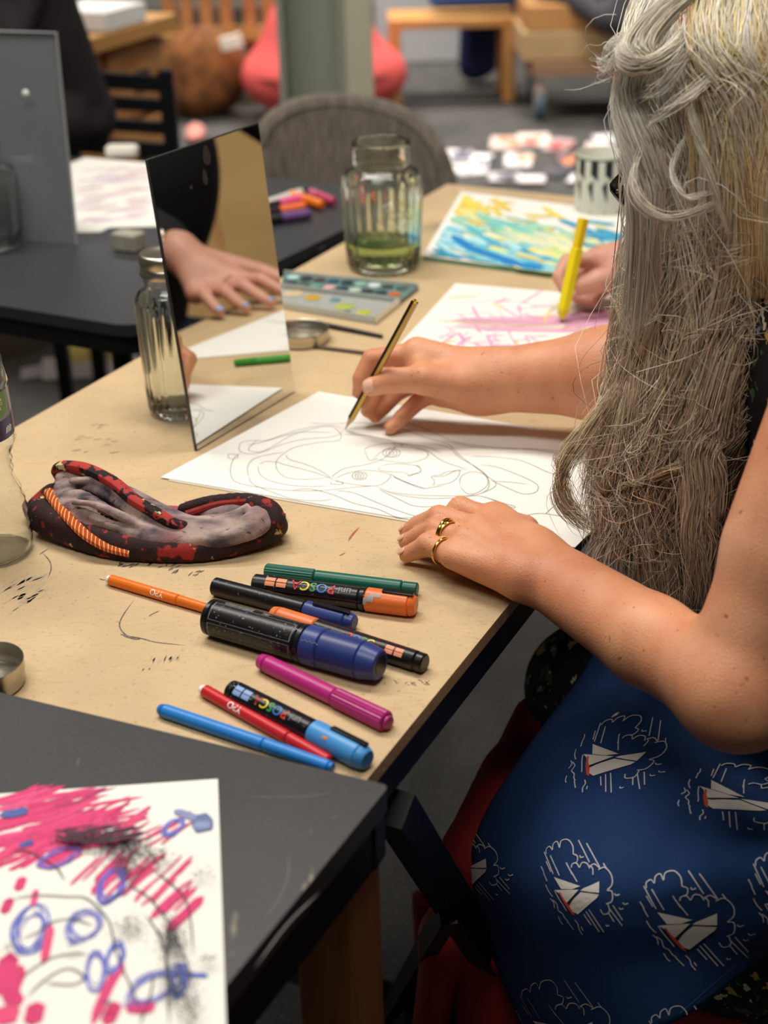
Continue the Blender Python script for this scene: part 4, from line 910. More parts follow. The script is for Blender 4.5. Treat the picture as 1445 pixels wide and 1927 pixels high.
wo = thing('person', 'long-haired grey-blonde woman in navy apron drawing a portrait in pencil', 'person', (.45, 1.0, 0))
H = np.array([.299, 1.176, 1.103]); hf = norm(np.array([-.62, .34, -.70])); hl = norm(LFT)
hgroups, HP = head_prims(H, hf, hl)
sL = np.array([.345, .925, 1.045]); sR = np.array([.50, 1.26, 1.045])
eL = PD(1376, 1292, 1.015); wL = PD(1004, 1062, 1.185)
wR = PD(908, 716, 1.448); eR = PD(1260, 700, 1.385) + np.array([.03, 0, 0])
# left hand, resting on the paper and the board
h = lambda x, y, z: PZ(x, y, TZ + z)
ix = [h(928, 978, .034), h(866, 957, .036), h(830, 985, .020), h(815, 1000, .011)]
md_ = [h(900, 995, .036), h(826, 974, .035), h(786, 988, .019), h(766, 1001, .0095)]
rg_ = [h(874, 1016, .034), h(820, 997, .032), h(784, 1010, .017), h(764, 1020, .0092)]
lt = [h(852, 1046, .027), h(806, 1024, .027), h(779, 1038, .014), h(765, 1045, .0088)]
RF = [.0110, .0100, .0086, .0072]
palmL = [cap(wL, h(940, 985, .030), .020, .0145), cap(wL, ix[0], .019, .0120), cap(wL, md_[0], .020, .0125), cap(wL, rg_[0], .020, .0120), cap(h(985, 1082, .026), lt[0], .0175, .0115),
         cap(h(985, 1082, .026), wL, .018, .022), cap(h(960, 1030, .022), h(890, 1030, .020), .018, .014), cap(h(975, 1085, .020), h(885, 1060, .016), .016, .012), cap(h(1000, 1025, .032), ix[0], .016, .012)]
tendL = [cap(h(965, 1030, .041), ix[0] + [0, 0, .004], .006, .0065), cap(h(965, 1042, .041), md_[0] + [0, 0, .004], .006, .007), cap(h(965, 1055, .038), rg_[0] + [0, 0, .004], .006, .0065)]
fing = chain(ix, RF) ; groups = [(.012, .010, palmL), (.004, .006, tendL)]
thumbL = [h(985, 1000, .018), h(945, 985, .014), h(910, 985, .011), h(880, 985, .010)]
F3 = lambda *c_: (.0, .0075, sum([list(x) for x in c_], []))
for pts, rs in ((ix, RF), (md_, RF), (rg_, [.0105, .0095, .0082, .0070]), (lt, [.0100, .0092, .0080, .0068]), (thumbL, [.015, .013, .0115, .0095])): groups.append((.0008, .0025, chain(pts, rs)))
# knuckle joints
groups.append((0, .004, [ell(p, (r_, r_, r_)) for p, r_ in ((md_[1], .0106), (rg_[1], .0100), (lt[1], .0097), (ix[1], .0106))]))
# forearm / upper arm left
mid = wL + (eL - wL) * .62; u_ = norm(eL - wL); sidv = norm(np.cross(u_, [0, 0, 1]))
groups.append((.012, .012, [cap(wL + sidv * .007, mid + sidv * .005 - [0, 0, .004], .0235, .031), cap(wL - sidv * .007, mid - sidv * .006 - [0, 0, .004], .0235, .031), cap(mid - [0, 0, .004], eL, .033, .038)]))
groups.append((.015, .016, [cap(eL + [.004, 0, 0], sL + np.array([.02, 0, 0]), .041, .058), ell(eL + u_ * .010, (.042, .042, .040)), cap(eL + (sL - eL) * .35 + [.006, 0, 0], sL + [.014, 0, 0], .047, .058)]))
# right hand with the pencil
q = lambda x, y, d: PD(x, y, d)
ixR = [q(785, 664, 1.458), q(699, 675, 1.468), q(679, 712, 1.470), q(676, 739, 1.472)]
mdR = [q(782, 690, 1.475), q(722, 712, 1.495), q(703, 748, 1.488), q(692, 774, 1.487)]
rgR = [q(795, 714, 1.482), q(748, 738, 1.498), q(722, 766, 1.494), q(706, 784, 1.492)]
ltR = [q(818, 737, 1.474), q(785, 757, 1.474), q(755, 786, 1.472), q(735, 806, 1.472)]
thR = [q(862, 724, 1.432), q(797, 714, 1.424), q(739, 716, 1.432), q(698, 728, 1.440)]
groups.append((.014, .012, [cap(wR, ixR[0], .024, .0135), cap(wR + [0, 0, .002], mdR[0], .024, .014), cap(wR, rgR[0], .022, .014), cap(wR - [0, 0, .008], ltR[0], .021, .0125), cap(thR[0], thR[1], .0185, .0150), cap(q(850, 690, 1.455), ixR[0], .017, .013), cap(q(880, 738, 1.452), q(835, 735, 1.462), .0150, .0140)]))
groups.append((.008, .008, [cap(thR[1], ixR[0], .010, .009), cap(thR[1], q(775, 690, 1.455), .011, .006)]))
for pts, rs in ((ixR, [.0118, .0100, .0088, .0072]), (mdR, [.0110, .0098, .0086, .0072]), (rgR, [.0105, .0094, .0082, .0070]), (ltR, [.0098, .0090, .0082, .0068]), (thR, [.0170, .0142, .0128, .0098])): groups.append((.0012, .0028, chain(pts, rs)))
uR = norm(eR - wR); mR = wR + (eR - wR) * .6; sR_ = norm(np.cross(uR, [0, 0, 1]))
groups.append((.03, .02, [cap(wR + [0, 0, .006], mR + [0, 0, .006], .0215, .036), cap(wR - [0, 0, .007], mR - [0, 0, .004], .0215, .035), cap(mR, eR, .041, .046)]))
groups.append((.02, .02, [cap(eR, sR, .046, .060)]))
# torso, neck, legs, feet
hip = np.array([.565, .985, .545]); chest = np.array([.44, 1.085, .93])
groups.append((.06, .03, [ell(chest, (.155, .105, .17), [LFT, FWD, (0, 0, 1)]), cap(sL + [.03, .04, -.02], sR - [.02, .04, .02], .062, .062), cap(chest, hip, .13, .15), ell(hip, (.185, .15, .13), [LFT, FWD, (0, 0, 1)])]))
groups.append((.02, .03, [cap(chest + [-.03, .02, .13], H - hf * .03 - [0, 0, .05], .056, .052)]))
groups += hgroups
kL = np.array([.165, .985, .515]); kR = np.array([.215, 1.19, .535]); aL = np.array([.22, 1.06, .09]); aR = np.array([.33, 1.22, .09])
groups.append((.03, .04, [cap(hip + LFT * .09, kL, .085, .062), cap(kL, aL, .056, .036), cap(aL, aL + FWD * .14 - [0, 0, .05], .034, .026), ell(aL - [0, 0, .045], (.035, .035, .030))]))
groups.append((.03, .04, [cap(hip - LFT * .09, kR, .085, .062), cap(kR, aR, .056, .036), cap(aR, aR + FWD * .14 - [0, 0, .05], .034, .026), ell(aR - [0, 0, .045], (.035, .035, .030))]))
blob('body', groups, .0026, m_skin, wo)
upv = np.array([0, 0, 1.])
tocam = norm(C0 - wL)
for pts in (ix, md_, rg_, lt): nail(wo, pts[3] + [0, 0, .0], pts[2], upv, .0072, m_nail, ln=.008)
nail(wo, thR[3], thR[2], norm(C0 - thR[3]) + .25 * upv, .0100, mat('thumb_nail', 'e6b298', .2), w_=.68, ln=.0115)
nail(wo, ixR[3], ixR[2], -uR + 0 * upv, .0072, m_nail); nail(wo, mdR[3], mdR[2], -uR, .0072, m_nail); nail(wo, ltR[3], ltR[2], -uR, .0068, m_nail)
eyes(wo, HP)
# glasses
m_fr = mat('black_acetate', '0c0c0e', .15, coat=.5); gl_ = thing('eyeglasses', 'thick black-framed glasses worn by the long-haired woman', 'glasses', HP(0, .1, .01))
for k in (1, -1):
    rim_ = [HP(k * (.036 + x), .098 - abs(x + .0) * .12, .006 + z) for x, z in ((-.026, .014), (-.024, -.014), (-.008, -.023), (.016, -.022), (.028, -.008), (.032, .016), (.008, .021), (-.016, .020))]
    b = MB(); tube(b, catmull(rim_, 5, closed=True)[list(range(40)) + [0]], .0036, 8); part('rim', b, m_fr, gl_)
    b = MB(); b.add(np.vstack([[np.mean(rim_, axis=0)], catmull(rim_, 5, closed=True)]), [(0, 1 + i, 1 + (i + 1) % 40) for i in range(40)]); part('lens', b, mat('lens_glass', 'ffffff', .02, trans=1., ior=1.05, alpha=.4), gl_, smooth=False)
    b = MB(); tube(b, [HP(k*.068, .092, .018), HP(k*.081, .06, .016), HP(k*.086, -.01, .010), HP(k*.084, -.035, -.012)], [.0052, .0046, .0036, .003], 8, flat=.5); part('temple', b, m_fr, gl_)
b = MB(); tube(b, [HP(-.010, .100, .014), HP(0, .104, .018), HP(.010, .100, .014)], .0032, 8); part('bridge', b, m_fr, gl_)
# rings, wrist band
m_gold = mat('gold', 'd9b45c', .18, metal=1.)
def ring(label, c_, ax_, r_, w_, tw=0, nm='ring'):
    t = thing(nm, label, 'ring', c_); u0, w0 = frame(ax_); b = MB()
    for k in range(1 + tw * 2):
        ph = k * 1.3; P = [np.asarray(c_) + norm(ax_) * (w_ * (k - tw) * .9 + (.0009 * math.sin(3 * a + ph) if tw else 0)) + (r_ + .0004 * k) * (math.cos(a) * u0 + math.sin(a) * w0) for a in np.linspace(0, 2*math.pi, 48)]
        tube(b, P, .0013 if tw else w_, 8, caps=False)
    part('band', b, m_gold, t); return t
def on(P, a, t): return P[a] + (P[a+1] - P[a]) * t
ring('wide twisted gold ring on the finger resting nearest the paper', on(rg_, 0, .60), rg_[1] - rg_[0], .0113, .0018, 1)
ring('thin gold ring on the little finger of the resting hand', on(lt, 0, .42), lt[1] - lt[0], .0112, .0012, 0)
t = thing('hair_tie', 'thin black elastic hair tie around the writing wrist', 'hair tie', PD(902, 716, 1.447)); cb = wR - uR * .004
b = MB(); tube(b, [cb + uR * .0006 * math.sin(5*a) + (.0275 + .0018 * abs(math.sin(a))) * (math.cos(a) * sR_ * .88 + math.sin(a) * np.cross(sR_, uR) * 1.12) for a in np.linspace(0, 2*math.pi, 49)], .0022, 8, caps=False); part('band', b, mat('elastic', '151515', .8, bump=.3, bs=900), t)
# pencil
pt0 = PZ(649, 809, TZ + .0022); r_ = ray(781, 567)
A_ = r_ @ r_; B_ = r_ @ (C0 - pt0); Cq = (C0 - pt0) @ (C0 - pt0) - .180 ** 2; disc = B_ * B_ - A_ * Cq
tp = (-B_ - math.sqrt(disc)) / A_ if disc > 0 else 1.45; pt1 = C0 + r_ * (tp if disc > 0 else 1.45)
pcl = thing('pencil', 'black and yellow striped pencil held in the writing hand', 'pencil', (pt0 + pt1) / 2); ax = norm(pt1 - pt0); L_ = np.linalg.norm(pt1 - pt0); nn_ = norm(C0 - pt0); un = norm(nn_ - ax * (nn_ @ ax)); wn = np.cross(ax, un)
my = mat('pencil_yellow', 'dcb030', .3); mk = mat('pencil_black', '141414', .3); pr_ = .0039
for i in range(6):
    a0_, a1_ = math.radians(60 * i - 30 + 18), math.radians(60 * i + 30 + 18); V = []
    for s_ in (.018, L_): V += [pt0 + ax * s_, pt0 + ax * s_ + pr_ * (math.cos(a0_) * un + math.sin(a0_) * wn), pt0 + ax * s_ + pr_ * (math.cos(a1_) * un + math.sin(a1_) * wn)]
    b = MB(); b.add(V, [(0, 1, 2), (3, 5, 4), (1, 4, 5, 2), (0, 3, 4, 1), (0, 2, 5, 3)]); part('stripe', b, my if i % 2 == 0 else mk, pcl, smooth=False)
b = MB(); lathe(b, [(.0006, .0045), (pr_ * .97, .0185)], 24, pt0, ax); part('sharpened_wood', b, mat('pencil_wood', 'c8a888', .7), pcl)
b = MB(); lathe(b, [(.0002, 0), (.0008, .005)], 12, pt0, ax); part('lead', b, mat('graphite'), pcl)

# dress with small flowers
m_dr = mat('floral_dress', '17191c', .85, bump=.2, bs=700)
for c_, sc_, lo_d, sd in (('4a6a48', 70, .60, 1), ('d8b45a', 42, .63, 2), ('8fa0c0', 34, .66, 3), ('e8e0c0', 60, .65, 4), ('c87880', 80, .69, 5)): add_layer(m_dr, c_, sc_, lo_d, lo_d + .015, seed=sd * 3.7)
dg_ = [(.06, .03, [ell(chest, (.17, .122, .185), [LFT, FWD, (0, 0, 1)]), cap(sL + [.05, .06, -.03], sR - [.03, .06, .03], .068, .068), cap(chest, hip, .145, .168), ell(hip, (.205, .17, .145), [LFT, FWD, (0, 0, 1)])]),
       (.05, .05, [cap(hip + LFT * .09, kL + [.03, 0, .0], .103, .078), cap(hip - LFT * .09, kR + [-.010, .005, 0], .103, .068), cap(hip, (kL + kR) / 2 + [.04, 0, .0], .10, .07)]),
       (.05, .06, [cap(hip + LFT * .15 - [0, 0, .05], kL + LFT * .035 + [.08, 0, -.10], .07, .05), cap(hip + LFT * .15 - [0, 0, .12], kL + LFT * .03 + [.10, 0, -.17], .06, .045)])]
blob('dress', dg_, .006, m_dr, wo, label='black dress printed with small yellow and blue flowers')

# apron, draped over the lap
AR = [[(1120,1225,.655), (1230,1262,.68), (1340,1300,.70), (1470,1330,.72), (1600,1350,.74)],
      [(1085,1290,.625), (1200,1318,.655), (1330,1345,.675), (1470,1370,.69), (1600,1380,.71)],
      [(990,1410,.585), (1130,1420,.628), (1290,1435,.648), (1460,1440,.655), (1600,1440,.67)],
      [(915,1520,.545), (1080,1530,.612), (1260,1540,.640), (1440,1540,.640), (1600,1530,.65)],
      [(884,1620,.500), (1060,1640,.595), (1250,1650,.622), (1440,1640,.625), (1600,1600,.63)],
      [(893,1710,.450), (1060,1730,.560), (1250,1730,.590), (1440,1700,.600), (1600,1640,.61)],
      [(932,1810,.400), (1080,1830,.505), (1250,1820,.540), (1430,1745,.575), (1590,1670,.595)],
      [(985,1930,.345), (1110,1960,.435), (1265,1932,.490), (1448,1786,.540), (1590,1690,.585)]]
ctrl = np.array([[PZ(x, y, z) for x, y, z in row] for row in AR])
rows = np.array([catmull(c_, 12) for c_ in ctrl]); NV = rows.shape[1]
sur = np.array([catmull(rows[:, j], 9) for j in range(NV)]).transpose(1, 0, 2)
NU = sur.shape[0]; uu, vv = np.meshgrid(np.linspace(0, 1, NU), np.linspace(0, 1, NV), indexing='ij')
wob = .0045 * np.sin(vv * 9 + uu * 5) * uu + .004 * np.sin(uu * 11 - vv * 6) + .006 * np.exp(-((vv - .16 - uu * .1) / .05) ** 2) * np.sin(uu * 3.1) - .006 * np.exp(-((vv - .62 + (uu - .3) * .5) / .06) ** 2) * np.exp(-((uu - .45) / .2) ** 2)
sur[:, :, 2] += wob
m_ap = mat('navy_cotton', '163460', .85, var=.12, vs=700, bump=.25, bs=1500, spec=.3)
b = MB(); grid(b, sur); ap = part('apron', b, m_ap, wo, angle=0, label='navy blue apron printed with sailing boats')
ap.data.flip_normals() if ap.data.polygons[0].normal.z < 0 else None
so = ap.modifiers.new('thick', 'SOLIDIFY'); so.thickness = .0012; so.offset = -1
bv = BVHTree.FromPolygons([Vector(v) for v in sur.reshape(-1, 3)], [tuple(p) for p in b.f])
def oncloth(px, py, off=.0007):
    d = Vector(ray(px, py)).normalized(); hit, n_, _, _ = bv.ray_cast(Vector(C0), d)
    if hit is None: return None
    if n_.dot(d) > 0: n_ = -n_
    return np.array(hit + n_ * off), np.array(n_)
def affine(src, dst):
    S_ = np.array([[x, y, 1] for x, y in src], float); D_ = np.array(dst, float); M_ = np.linalg.solve(S_, D_); return lambda x, y: tuple(np.array([x, y, 1.]) @ M_)
TPL = [(932, 1152), (1207, 1155), (1065, 1330)]
SAILS = [[(930,1150),(1000,1165),(1092,1185),(1040,1203),(975,1205)], [(935,1212),(975,1209),(1030,1206),(1082,1202),(1045,1238),(1005,1275),(965,1228)],
         [(1092,1206),(1112,1194),(1160,1175),(1207,1155),(1207,1210),(1150,1210)], [(1012,1282),(1050,1250),(1095,1214),(1150,1216),(1205,1218),(1195,1235),(1140,1275),(1080,1322),(1050,1312)]]
HULL = [[(962,1220),(972,1222),(990,1248),(1030,1285),(1066,1330),(1045,1322),(1000,1275)]]
DARK = [[(1005,1278),(1088,1210),(1040,1262),(1022,1288)]]
CLOUD = [[(880,1040),(880,1015),(900,1002),(918,1018)], [(918,1018),(922,988),(945,975),(960,1005)], [(960,1005),(970,970),(1010,962),(1040,990),(1045,1030)], [(1045,1030),(1070,1040),(1068,1068),(1050,1075)],
         [(1035,1098),(1040,1080),(1065,1075),(1085,1095)], [(1085,1095),(1100,1070),(1130,1072),(1148,1095)], [(1148,1080),(1165,1095),(1168,1125)], [(1148,1085),(1175,1072),(1210,1090)], [(1200,1098),(1240,1085),(1280,1120),(1285,1165),(1255,1195)],
         [(1255,1195),(1285,1200),(1285,1245),(1250,1262)], [(1262,1262),(1270,1300),(1235,1312),(1215,1290)]]
RAIN = [[(868,1030),(925,1135)],[(880,1075),(910,1125)],[(905,1045),(962,1140)],[(1002,1075),(1040,1130)],[(1015,1095),(1072,1165)],[(1075,960),(1145,1065)],[(1125,972),(1208,1085)],[(1230,1065),(1250,1090)],[(1115,1320),(1160,1370)],[(1128,1305),(1210,1400)],[(1145,1295),(1238,1400)],[(1262,1300),(1300,1345)],[(1268,1280),(1350,1362)],[(1290,1265),(1352,1335)]]
BIRD = [[(1085,1035),(1092,1045),(1110,1040)],[(1298,1208),(1312,1216),(1332,1210)],[(1350,1248),(1362,1256),(1385,1250)],[(1328,1275),(1340,1282),(1355,1276)],[(1250,1362),(1258,1370),(1270,1364)]]
WAVE = [[(850,1102),(865,1125),(870,1140),(888,1172)],[(880,1190),(895,1215),(910,1232),(925,1245)],[(910,1255),(930,1275),(935,1300)],[(925,1262),(950,1280),(960,1310),(985,1325),(1000,1345),(1020,1360)],[(960,1340),(975,1365),(990,1378)],[(1015,1360),(1035,1380),(1055,1400)],[(1060,1350),(1080,1370),(1088,1395),(1108,1420)],[(1100,1382),(1112,1400)],[(935,1215),(960,1250),(990,1285),(1010,1310)]]
bw = MB(); bl_ = MB(); bd_ = MB(); br_ = MB()
def poly_on(mb, pts, off):
    Q = []; n_ = len(pts)
    for i in range(n_):
        a, c_ = np.array(pts[i]), np.array(pts[(i+1) % n_])
        for k in range(3): Q.append(a + (c_ - a) * k / 3)
    cen_ = np.mean(Q, axis=0); R3 = [oncloth(*cen_, off)] + [oncloth(*p, off) for p in Q]
    if any(r is None for r in R3): 
        ok = [r for r in R3[1:] if r is not None]
        if len(ok) < 4: return
        mb.add([r[0] for r in ok], [tuple(range(len(ok)))]); return
    # an inner ring keeps the print on the curved cloth
    inn = [oncloth(*(cen_ + (p - cen_) * .5), off) for p in Q]
    m_ = len(Q); mb.add([r[0] for r in R3] + [r[0] for r in inn], [(0, m_ + 1 + i, m_ + 1 + (i+1) % m_) for i in range(m_)] + [(m_ + 1 + i, 1 + i, 1 + (i+1) % m_, m_ + 1 + (i+1) % m_) for i in range(m_)])
def line_on(mb, pts, wd):
    pts = np.array(pts, float); Q = catmull(np.c_[pts, np.zeros(len(pts))], 6)[:, :2]; run = []
    for p in list(Q) + [None]:
        r = oncloth(*p) if p is not None else None
        if r is None:
            if len(run) > 1: ribbon(mb, [a for a, _ in run], wd, nrm=[n_ for _, n_ in run])
            run = []
        else: run.append(r)
for dst in ([(932,1152),(1207,1155),(1065,1330)], [(455,992),(663,1010),(553,1167)], [(632,375),(880,410),(615,525)], [(1180,542),(1500,655),(1165,672)], [(-50,900),(137,903),(52,1040)], [(357,1657),(632,1660),(490,1835)], [(957,1777),(1232,1780),(1090,1955)], [(1430,1050),(1705,1060),(1550,1230)]):
    T = affine(TPL, [(x / 2.47 + 860, y / 2.47 + 1250) for x, y in dst])
    tf = lambda L_: [T(*p) for p in L_]
    for p in SAILS: poly_on(bw, tf(p), .0008)
    for p in DARK: poly_on(bd_, tf(p), .0009)
    for p in HULL: poly_on(br_, tf(p), .0011)
    for p in CLOUD + RAIN + BIRD + WAVE: line_on(bl_, tf(p), .0010)
for nm, mb_, m_ in (('sail_print', bw, mat('print_cream', 'cfc8c0', .8)), ('outline_print', bl_, mat('print_line', 'b9b6b8', .8)), ('boat_shadow_print', bd_, mat('print_navy', '0c1020', .8)), ('hull_print', br_, mat('print_red', 'c8452e', .8))):
    if mb_.n: o = part(nm, mb_, m_, ap, smooth=False, kind='stuff')
b = MB(); line_on(b, [(895,1690),(930,1770),(985,1870),(1010,1915)], .0006); line_on(b, [(1280,1905),(1360,1835),(1440,1772)], .0006); part('hem_stitching', b, mat('stitch', '3f5c98', .8), ap, smooth=False, kind='stuff')

# ---- hair
def hair_mesh(name, guides, parent, m_, seg=18):
    """guides: (control points 3D, n strands, r_root, r_mid, r_tip, frizz, colour function)"""
    Vs = []; Cs = []; tot = 0; w_s = []
    for P, n_, r0, r1, r2, fz, cf, sw in guides:
        t = np.linspace(0, 1, seg); Pc = catmull(P, 10); s = np.linspace(0, len(Pc) - 1, seg); base = np.stack([np.interp(s, range(len(Pc)), Pc[:, k]) for k in range(3)], 1)
        T = np.gradient(base, axis=0); T /= np.linalg.norm(T, axis=1)[:, None]
        u0 = np.cross(T, [0.1, .3, 1.]); u0 /= np.linalg.norm(u0, axis=1)[:, None] + 1e-9; w0 = np.cross(T, u0)
        rad = np.interp(t, [0, .45, 1], [r0, r1, r2]); 
        th = RNG.uniform(0, 2*math.pi, n_); rr = np.sqrt(RNG.uniform(0, 1, n_)); tw_ = RNG.normal(0, .7, n_)
        ang = th[:, None] + tw_[:, None] * t; fr = rr[:, None] * rad
        off = (np.cos(ang) * fr)[..., None] * u0 + (np.sin(ang) * fr)[..., None] * w0
        f1, f2 = RNG.uniform(1., 3.2, (n_, 1)), RNG.uniform(2.5, 5, (n_, 1)); p1, p2, p3 = [RNG.uniform(0, 6.3, (n_, 1)) for _ in range(3)]
        am = fz * RNG.exponential(1., (n_, 1)) * np.clip(t * 3, 0, 1)
        off += (am * np.sin(f1 * t * 3 + p1))[..., None] * u0 + (am * .8 * np.sin(f1 * t * 2.3 + p2))[..., None] * w0 + (am * .22 * np.sin(f2 * t * 4 + p3))[..., None] * u0
        st = RNG.uniform(0, .30 if r0 < r1 * .75 else .05, (n_, 1)); en = RNG.uniform(.72, 1.06, (n_, 1)) if r2 > r1 * .3 else RNG.uniform(.9, 1.02, (n_, 1))
        pts = base[None] + off
        # shorten strands
        tt_ = st + (en - st) * t; ii = np.clip(tt_ * (seg - 1), 0, seg - 1.001); i0 = ii.astype(int); fr_ = (ii - i0)[..., None]; ar = np.arange(n_)[:, None]
        pts = pts[ar, i0] * (1 - fr_) + pts[ar, i0 + 1] * fr_
        Vs.append(pts); Cs.append(cf(pts, n_)); w_s.append(np.full(n_, sw))
    P = np.concatenate(Vs); Cc = np.concatenate(Cs); Wd = np.concatenate(w_s); n_ = len(P)
    T = np.gradient(P, axis=1); T /= np.linalg.norm(T, axis=2)[..., None] + 1e-9
    u0 = np.cross(T, np.array([.3, .2, .9])); u0 /= np.linalg.norm(u0, axis=2)[..., None] + 1e-9; w0 = np.cross(T, u0)
    tw = np.clip(np.minimum(1, (1.02 - np.linspace(0, 1, seg)) * 5), .25, 1)[None, :, None] * Wd[:, None, None] * RNG.uniform(.7, 1.3, (n_, 1, 1))
    ring_ = np.stack([P + tw * (math.cos(a) * u0 + math.sin(a) * w0) for a in (0, 2.094, 4.189)], 2)      # n, seg, 3, xyz
    V = ring_.reshape(-1, 3); idx = np.arange(n_ * seg * 3).reshape(n_, seg, 3)
    F = np.concatenate([np.stack([idx[:, :-1, k], idx[:, :-1, (k+1) % 3], idx[:, 1:, (k+1) % 3], idx[:, 1:, k]], -1).reshape(-1, 4) for k in range(3)])
    o = part_np(name, V, F, m_, parent); C4 = np.ones((n_, seg, 3, 4), np.float32); C4[..., :3] = Cc[:, :, None, :]; colored(o, C4.reshape(-1, 4)); return o
LC = lambda c_: np.array(lin(c_)[:3])
def hcol(top='fff5e4', midc='ecd4ba', bot='ae927a', var=.2, gold=.25, silver=.12):
    def f(pts, n_):
        z = pts[..., 2]; a = LC(top); m_ = LC(midc); c_ = LC(bot); k = np.clip((z - .93) / .20, 0, 1)[..., None]; k2 = np.clip((z - .76) / .17, 0, 1)[..., None]
        base = (c_ * (1 - k2) + m_ * k2) * (1 - k) + a * k  # paler by height: greyer roots, plus light from above worked into the colour
        br = np.exp(RNG.normal(0, var * 1.6, (n_, 1, 1))); col = base * br
        g_ = RNG.random(n_) < gold; col[g_] = col[g_] * np.array([1.07, .97, .82]); s_ = RNG.random(n_) < silver; col[s_] = col[s_] * .45 + LC('cfc8ba') * .5
        return np.clip(col, 0, 1)
    return f
m_hair = mat('hair', 'ffffff', .36, attr='Col', spec=.6)
nt_ = m_hair.node_tree; tr_n = nt_.nodes.new('ShaderNodeBsdfTranslucent'); mx_n = nt_.nodes.new('ShaderNodeMixShader'); mx_n.inputs[0].default_value = .10
vc_n = [n for n in nt_.nodes if n.type == 'VERTEX_COLOR'][0]; nt_.links.new(vc_n.outputs[0], tr_n.inputs[0]); nt_.links.new(nt_.nodes['Principled BSDF'].outputs[0], mx_n.inputs[1])
nt_.links.new(tr_n.outputs[0], mx_n.inputs[2]); nt_.links.new(mx_n.outputs[0], [n for n in nt_.nodes if n.type == 'OUTPUT_MATERIAL'][0].inputs[0])
Lb = [(-120,1250),(-30,1215),(40,1184),(100,1172),(200,1180),(300,1198),(400,1206),(460,1192),(530,1176),(600,1166),(660,1166),(720,1160),(800,1130),(900,1100),(980,1100),(1060,1140),(1170,1190)]
Rb = [(-120,1640),(300,1640),(600,1620),(700,1545),(850,1450),(960,1376),(1050,1340),(1160,1312)]
Db = [(-120,1.185),(-40,1.11),(50,1.065),(150,1.05),(400,1.075),(700,1.13),(1000,1.175),(1170,1.175)]
ip = lambda T_, y: np.interp(y, [p[0] for p in T_], [p[1] for p in T_])
def hp(s, y, back=0.): 
    x = ip(Lb, y) + (ip(Rb, y) - ip(Lb, y)) * s; d = ip(Db, y) + .085 * abs(2 * s - .9) ** 2.2 * (1 if s < .45 else .7) + back; return PD(x, y, d)
guides = []; R = random.Random(21)
NL = 190
for i in range(NL):
    s = (i + R.random()) / NL; s = s ** .92; y1 = np.interp(s, [0, .12, .3, .6, 1], [930, 1040, 1110, 1150, 1160]) - R.uniform(0, 190) * (R.random() < .45)
    y0 = R.uniform(-125, -40) if R.random() < .72 else R.uniform(40, 420)
    dr_ = R.gauss(0, .06); P = []
    for k, y in enumerate(np.linspace(y0, y1, 7)):
        ss = s + dr_ * math.sin(k * 1.1 + i) + R.gauss(0, .024); P.append(hp(min(1.05, max(.015, ss)), y, R.uniform(-.006, .02)))
    guides.append((P, R.randint(36, 60), R.uniform(.006, .012), R.uniform(.008, .014), R.uniform(.008, .022), R.choice([.0016, .003, .005]), hcol(), .00036))
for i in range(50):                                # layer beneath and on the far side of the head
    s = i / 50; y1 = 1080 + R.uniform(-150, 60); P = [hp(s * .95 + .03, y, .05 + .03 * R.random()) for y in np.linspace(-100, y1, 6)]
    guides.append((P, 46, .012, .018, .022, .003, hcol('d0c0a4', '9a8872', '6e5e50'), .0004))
for i in range(75):                               # loose, crossing frizz
    s = R.random(); y = R.uniform(150, 1080); P = [hp(s, y, -.012), hp(min(1, max(.01, s + R.gauss(0, .10))), y + R.uniform(40, 120), -.018), hp(min(1, max(.0, s + R.gauss(0, .16))), y + R.uniform(60, 220), -.014)]
    guides.append((P, 9, .006, .014, .03, .010, hcol(silver=.5), .00024))
def lock(px, n_, r_, c_=None, fz=.0014, rt=.6, w_=.0003): guides.append(([PD(x, y, d) for x, y, d in px], n_, r_ * .7, r_, r_ * rt, fz, c_ or hcol(), w_))
cream = hcol('fff4e0', 'f4e6cc', 'e0d0b4', .12, .15, .3); gold = hcol('fbe2ae', 'f0d09c', 'd4b488', .12, .5, .05); silv = hcol('faf2e4', 'e8ded0', 'ccc0b0', .1, .1, .6)
for k in range(7):   # rolled tuck at the crown
    o_ = k * 7
    lock([(1300 + o_, -30, 1.075), (1235 + o_*.8, 20, 1.045), (1178 + o_*.9, 90, 1.035), (1185 + o_, 128 - o_*.2, 1.03), (1240 + o_*.6, 112 - o_*.5, 1.03), (1290, 60 - o_*.3, 1.04)], 75, .0075, cream, .001, .5)
for k in range(7): lock([(1330 + k*22, -60, 1.09), (1300 + k*16, 60, 1.04), (1355 + k*18, 160, 1.035), (1380 + k*14, 280, 1.04), (1400 + k*9, 420, 1.06), (1395 + k*12, 560, 1.08)], 60, .0075, gold, .0014, .8)
for k in range(6): lock([(1420 + k*14, -60, 1.08), (1410 + k*12, 60, 1.04), (1440 + k*12, 180, 1.03), (1425 + k*10, 330, 1.045), (1430 + k*8, 520, 1.07)], 55, .008, cream if k % 2 else gold, .0016, .8)
for k in range(7): lock([(1215 + k*9, 40, 1.085), (1172 + k*9, 130, 1.062), (1160 + k*8, 210, 1.06), (1185 + k*9, 300, 1.055), (1192 + k*7, 400, 1.065), (1185 + k*7, 520, 1.09), (1175 + k*6, 640, 1.12)], 55, .007, silv, .0014, .8)
lock([(1330, 60, 1.03), (1290, 110, 1.03), (1240, 170, 1.035), (1195, 185, 1.05)], 40, .003, silv, .002)
lock([(1400, 70, 1.03), (1330, 150, 1.025), (1262, 205, 1.03), (1215, 240, 1.04)], 40, .003, silv, .002)
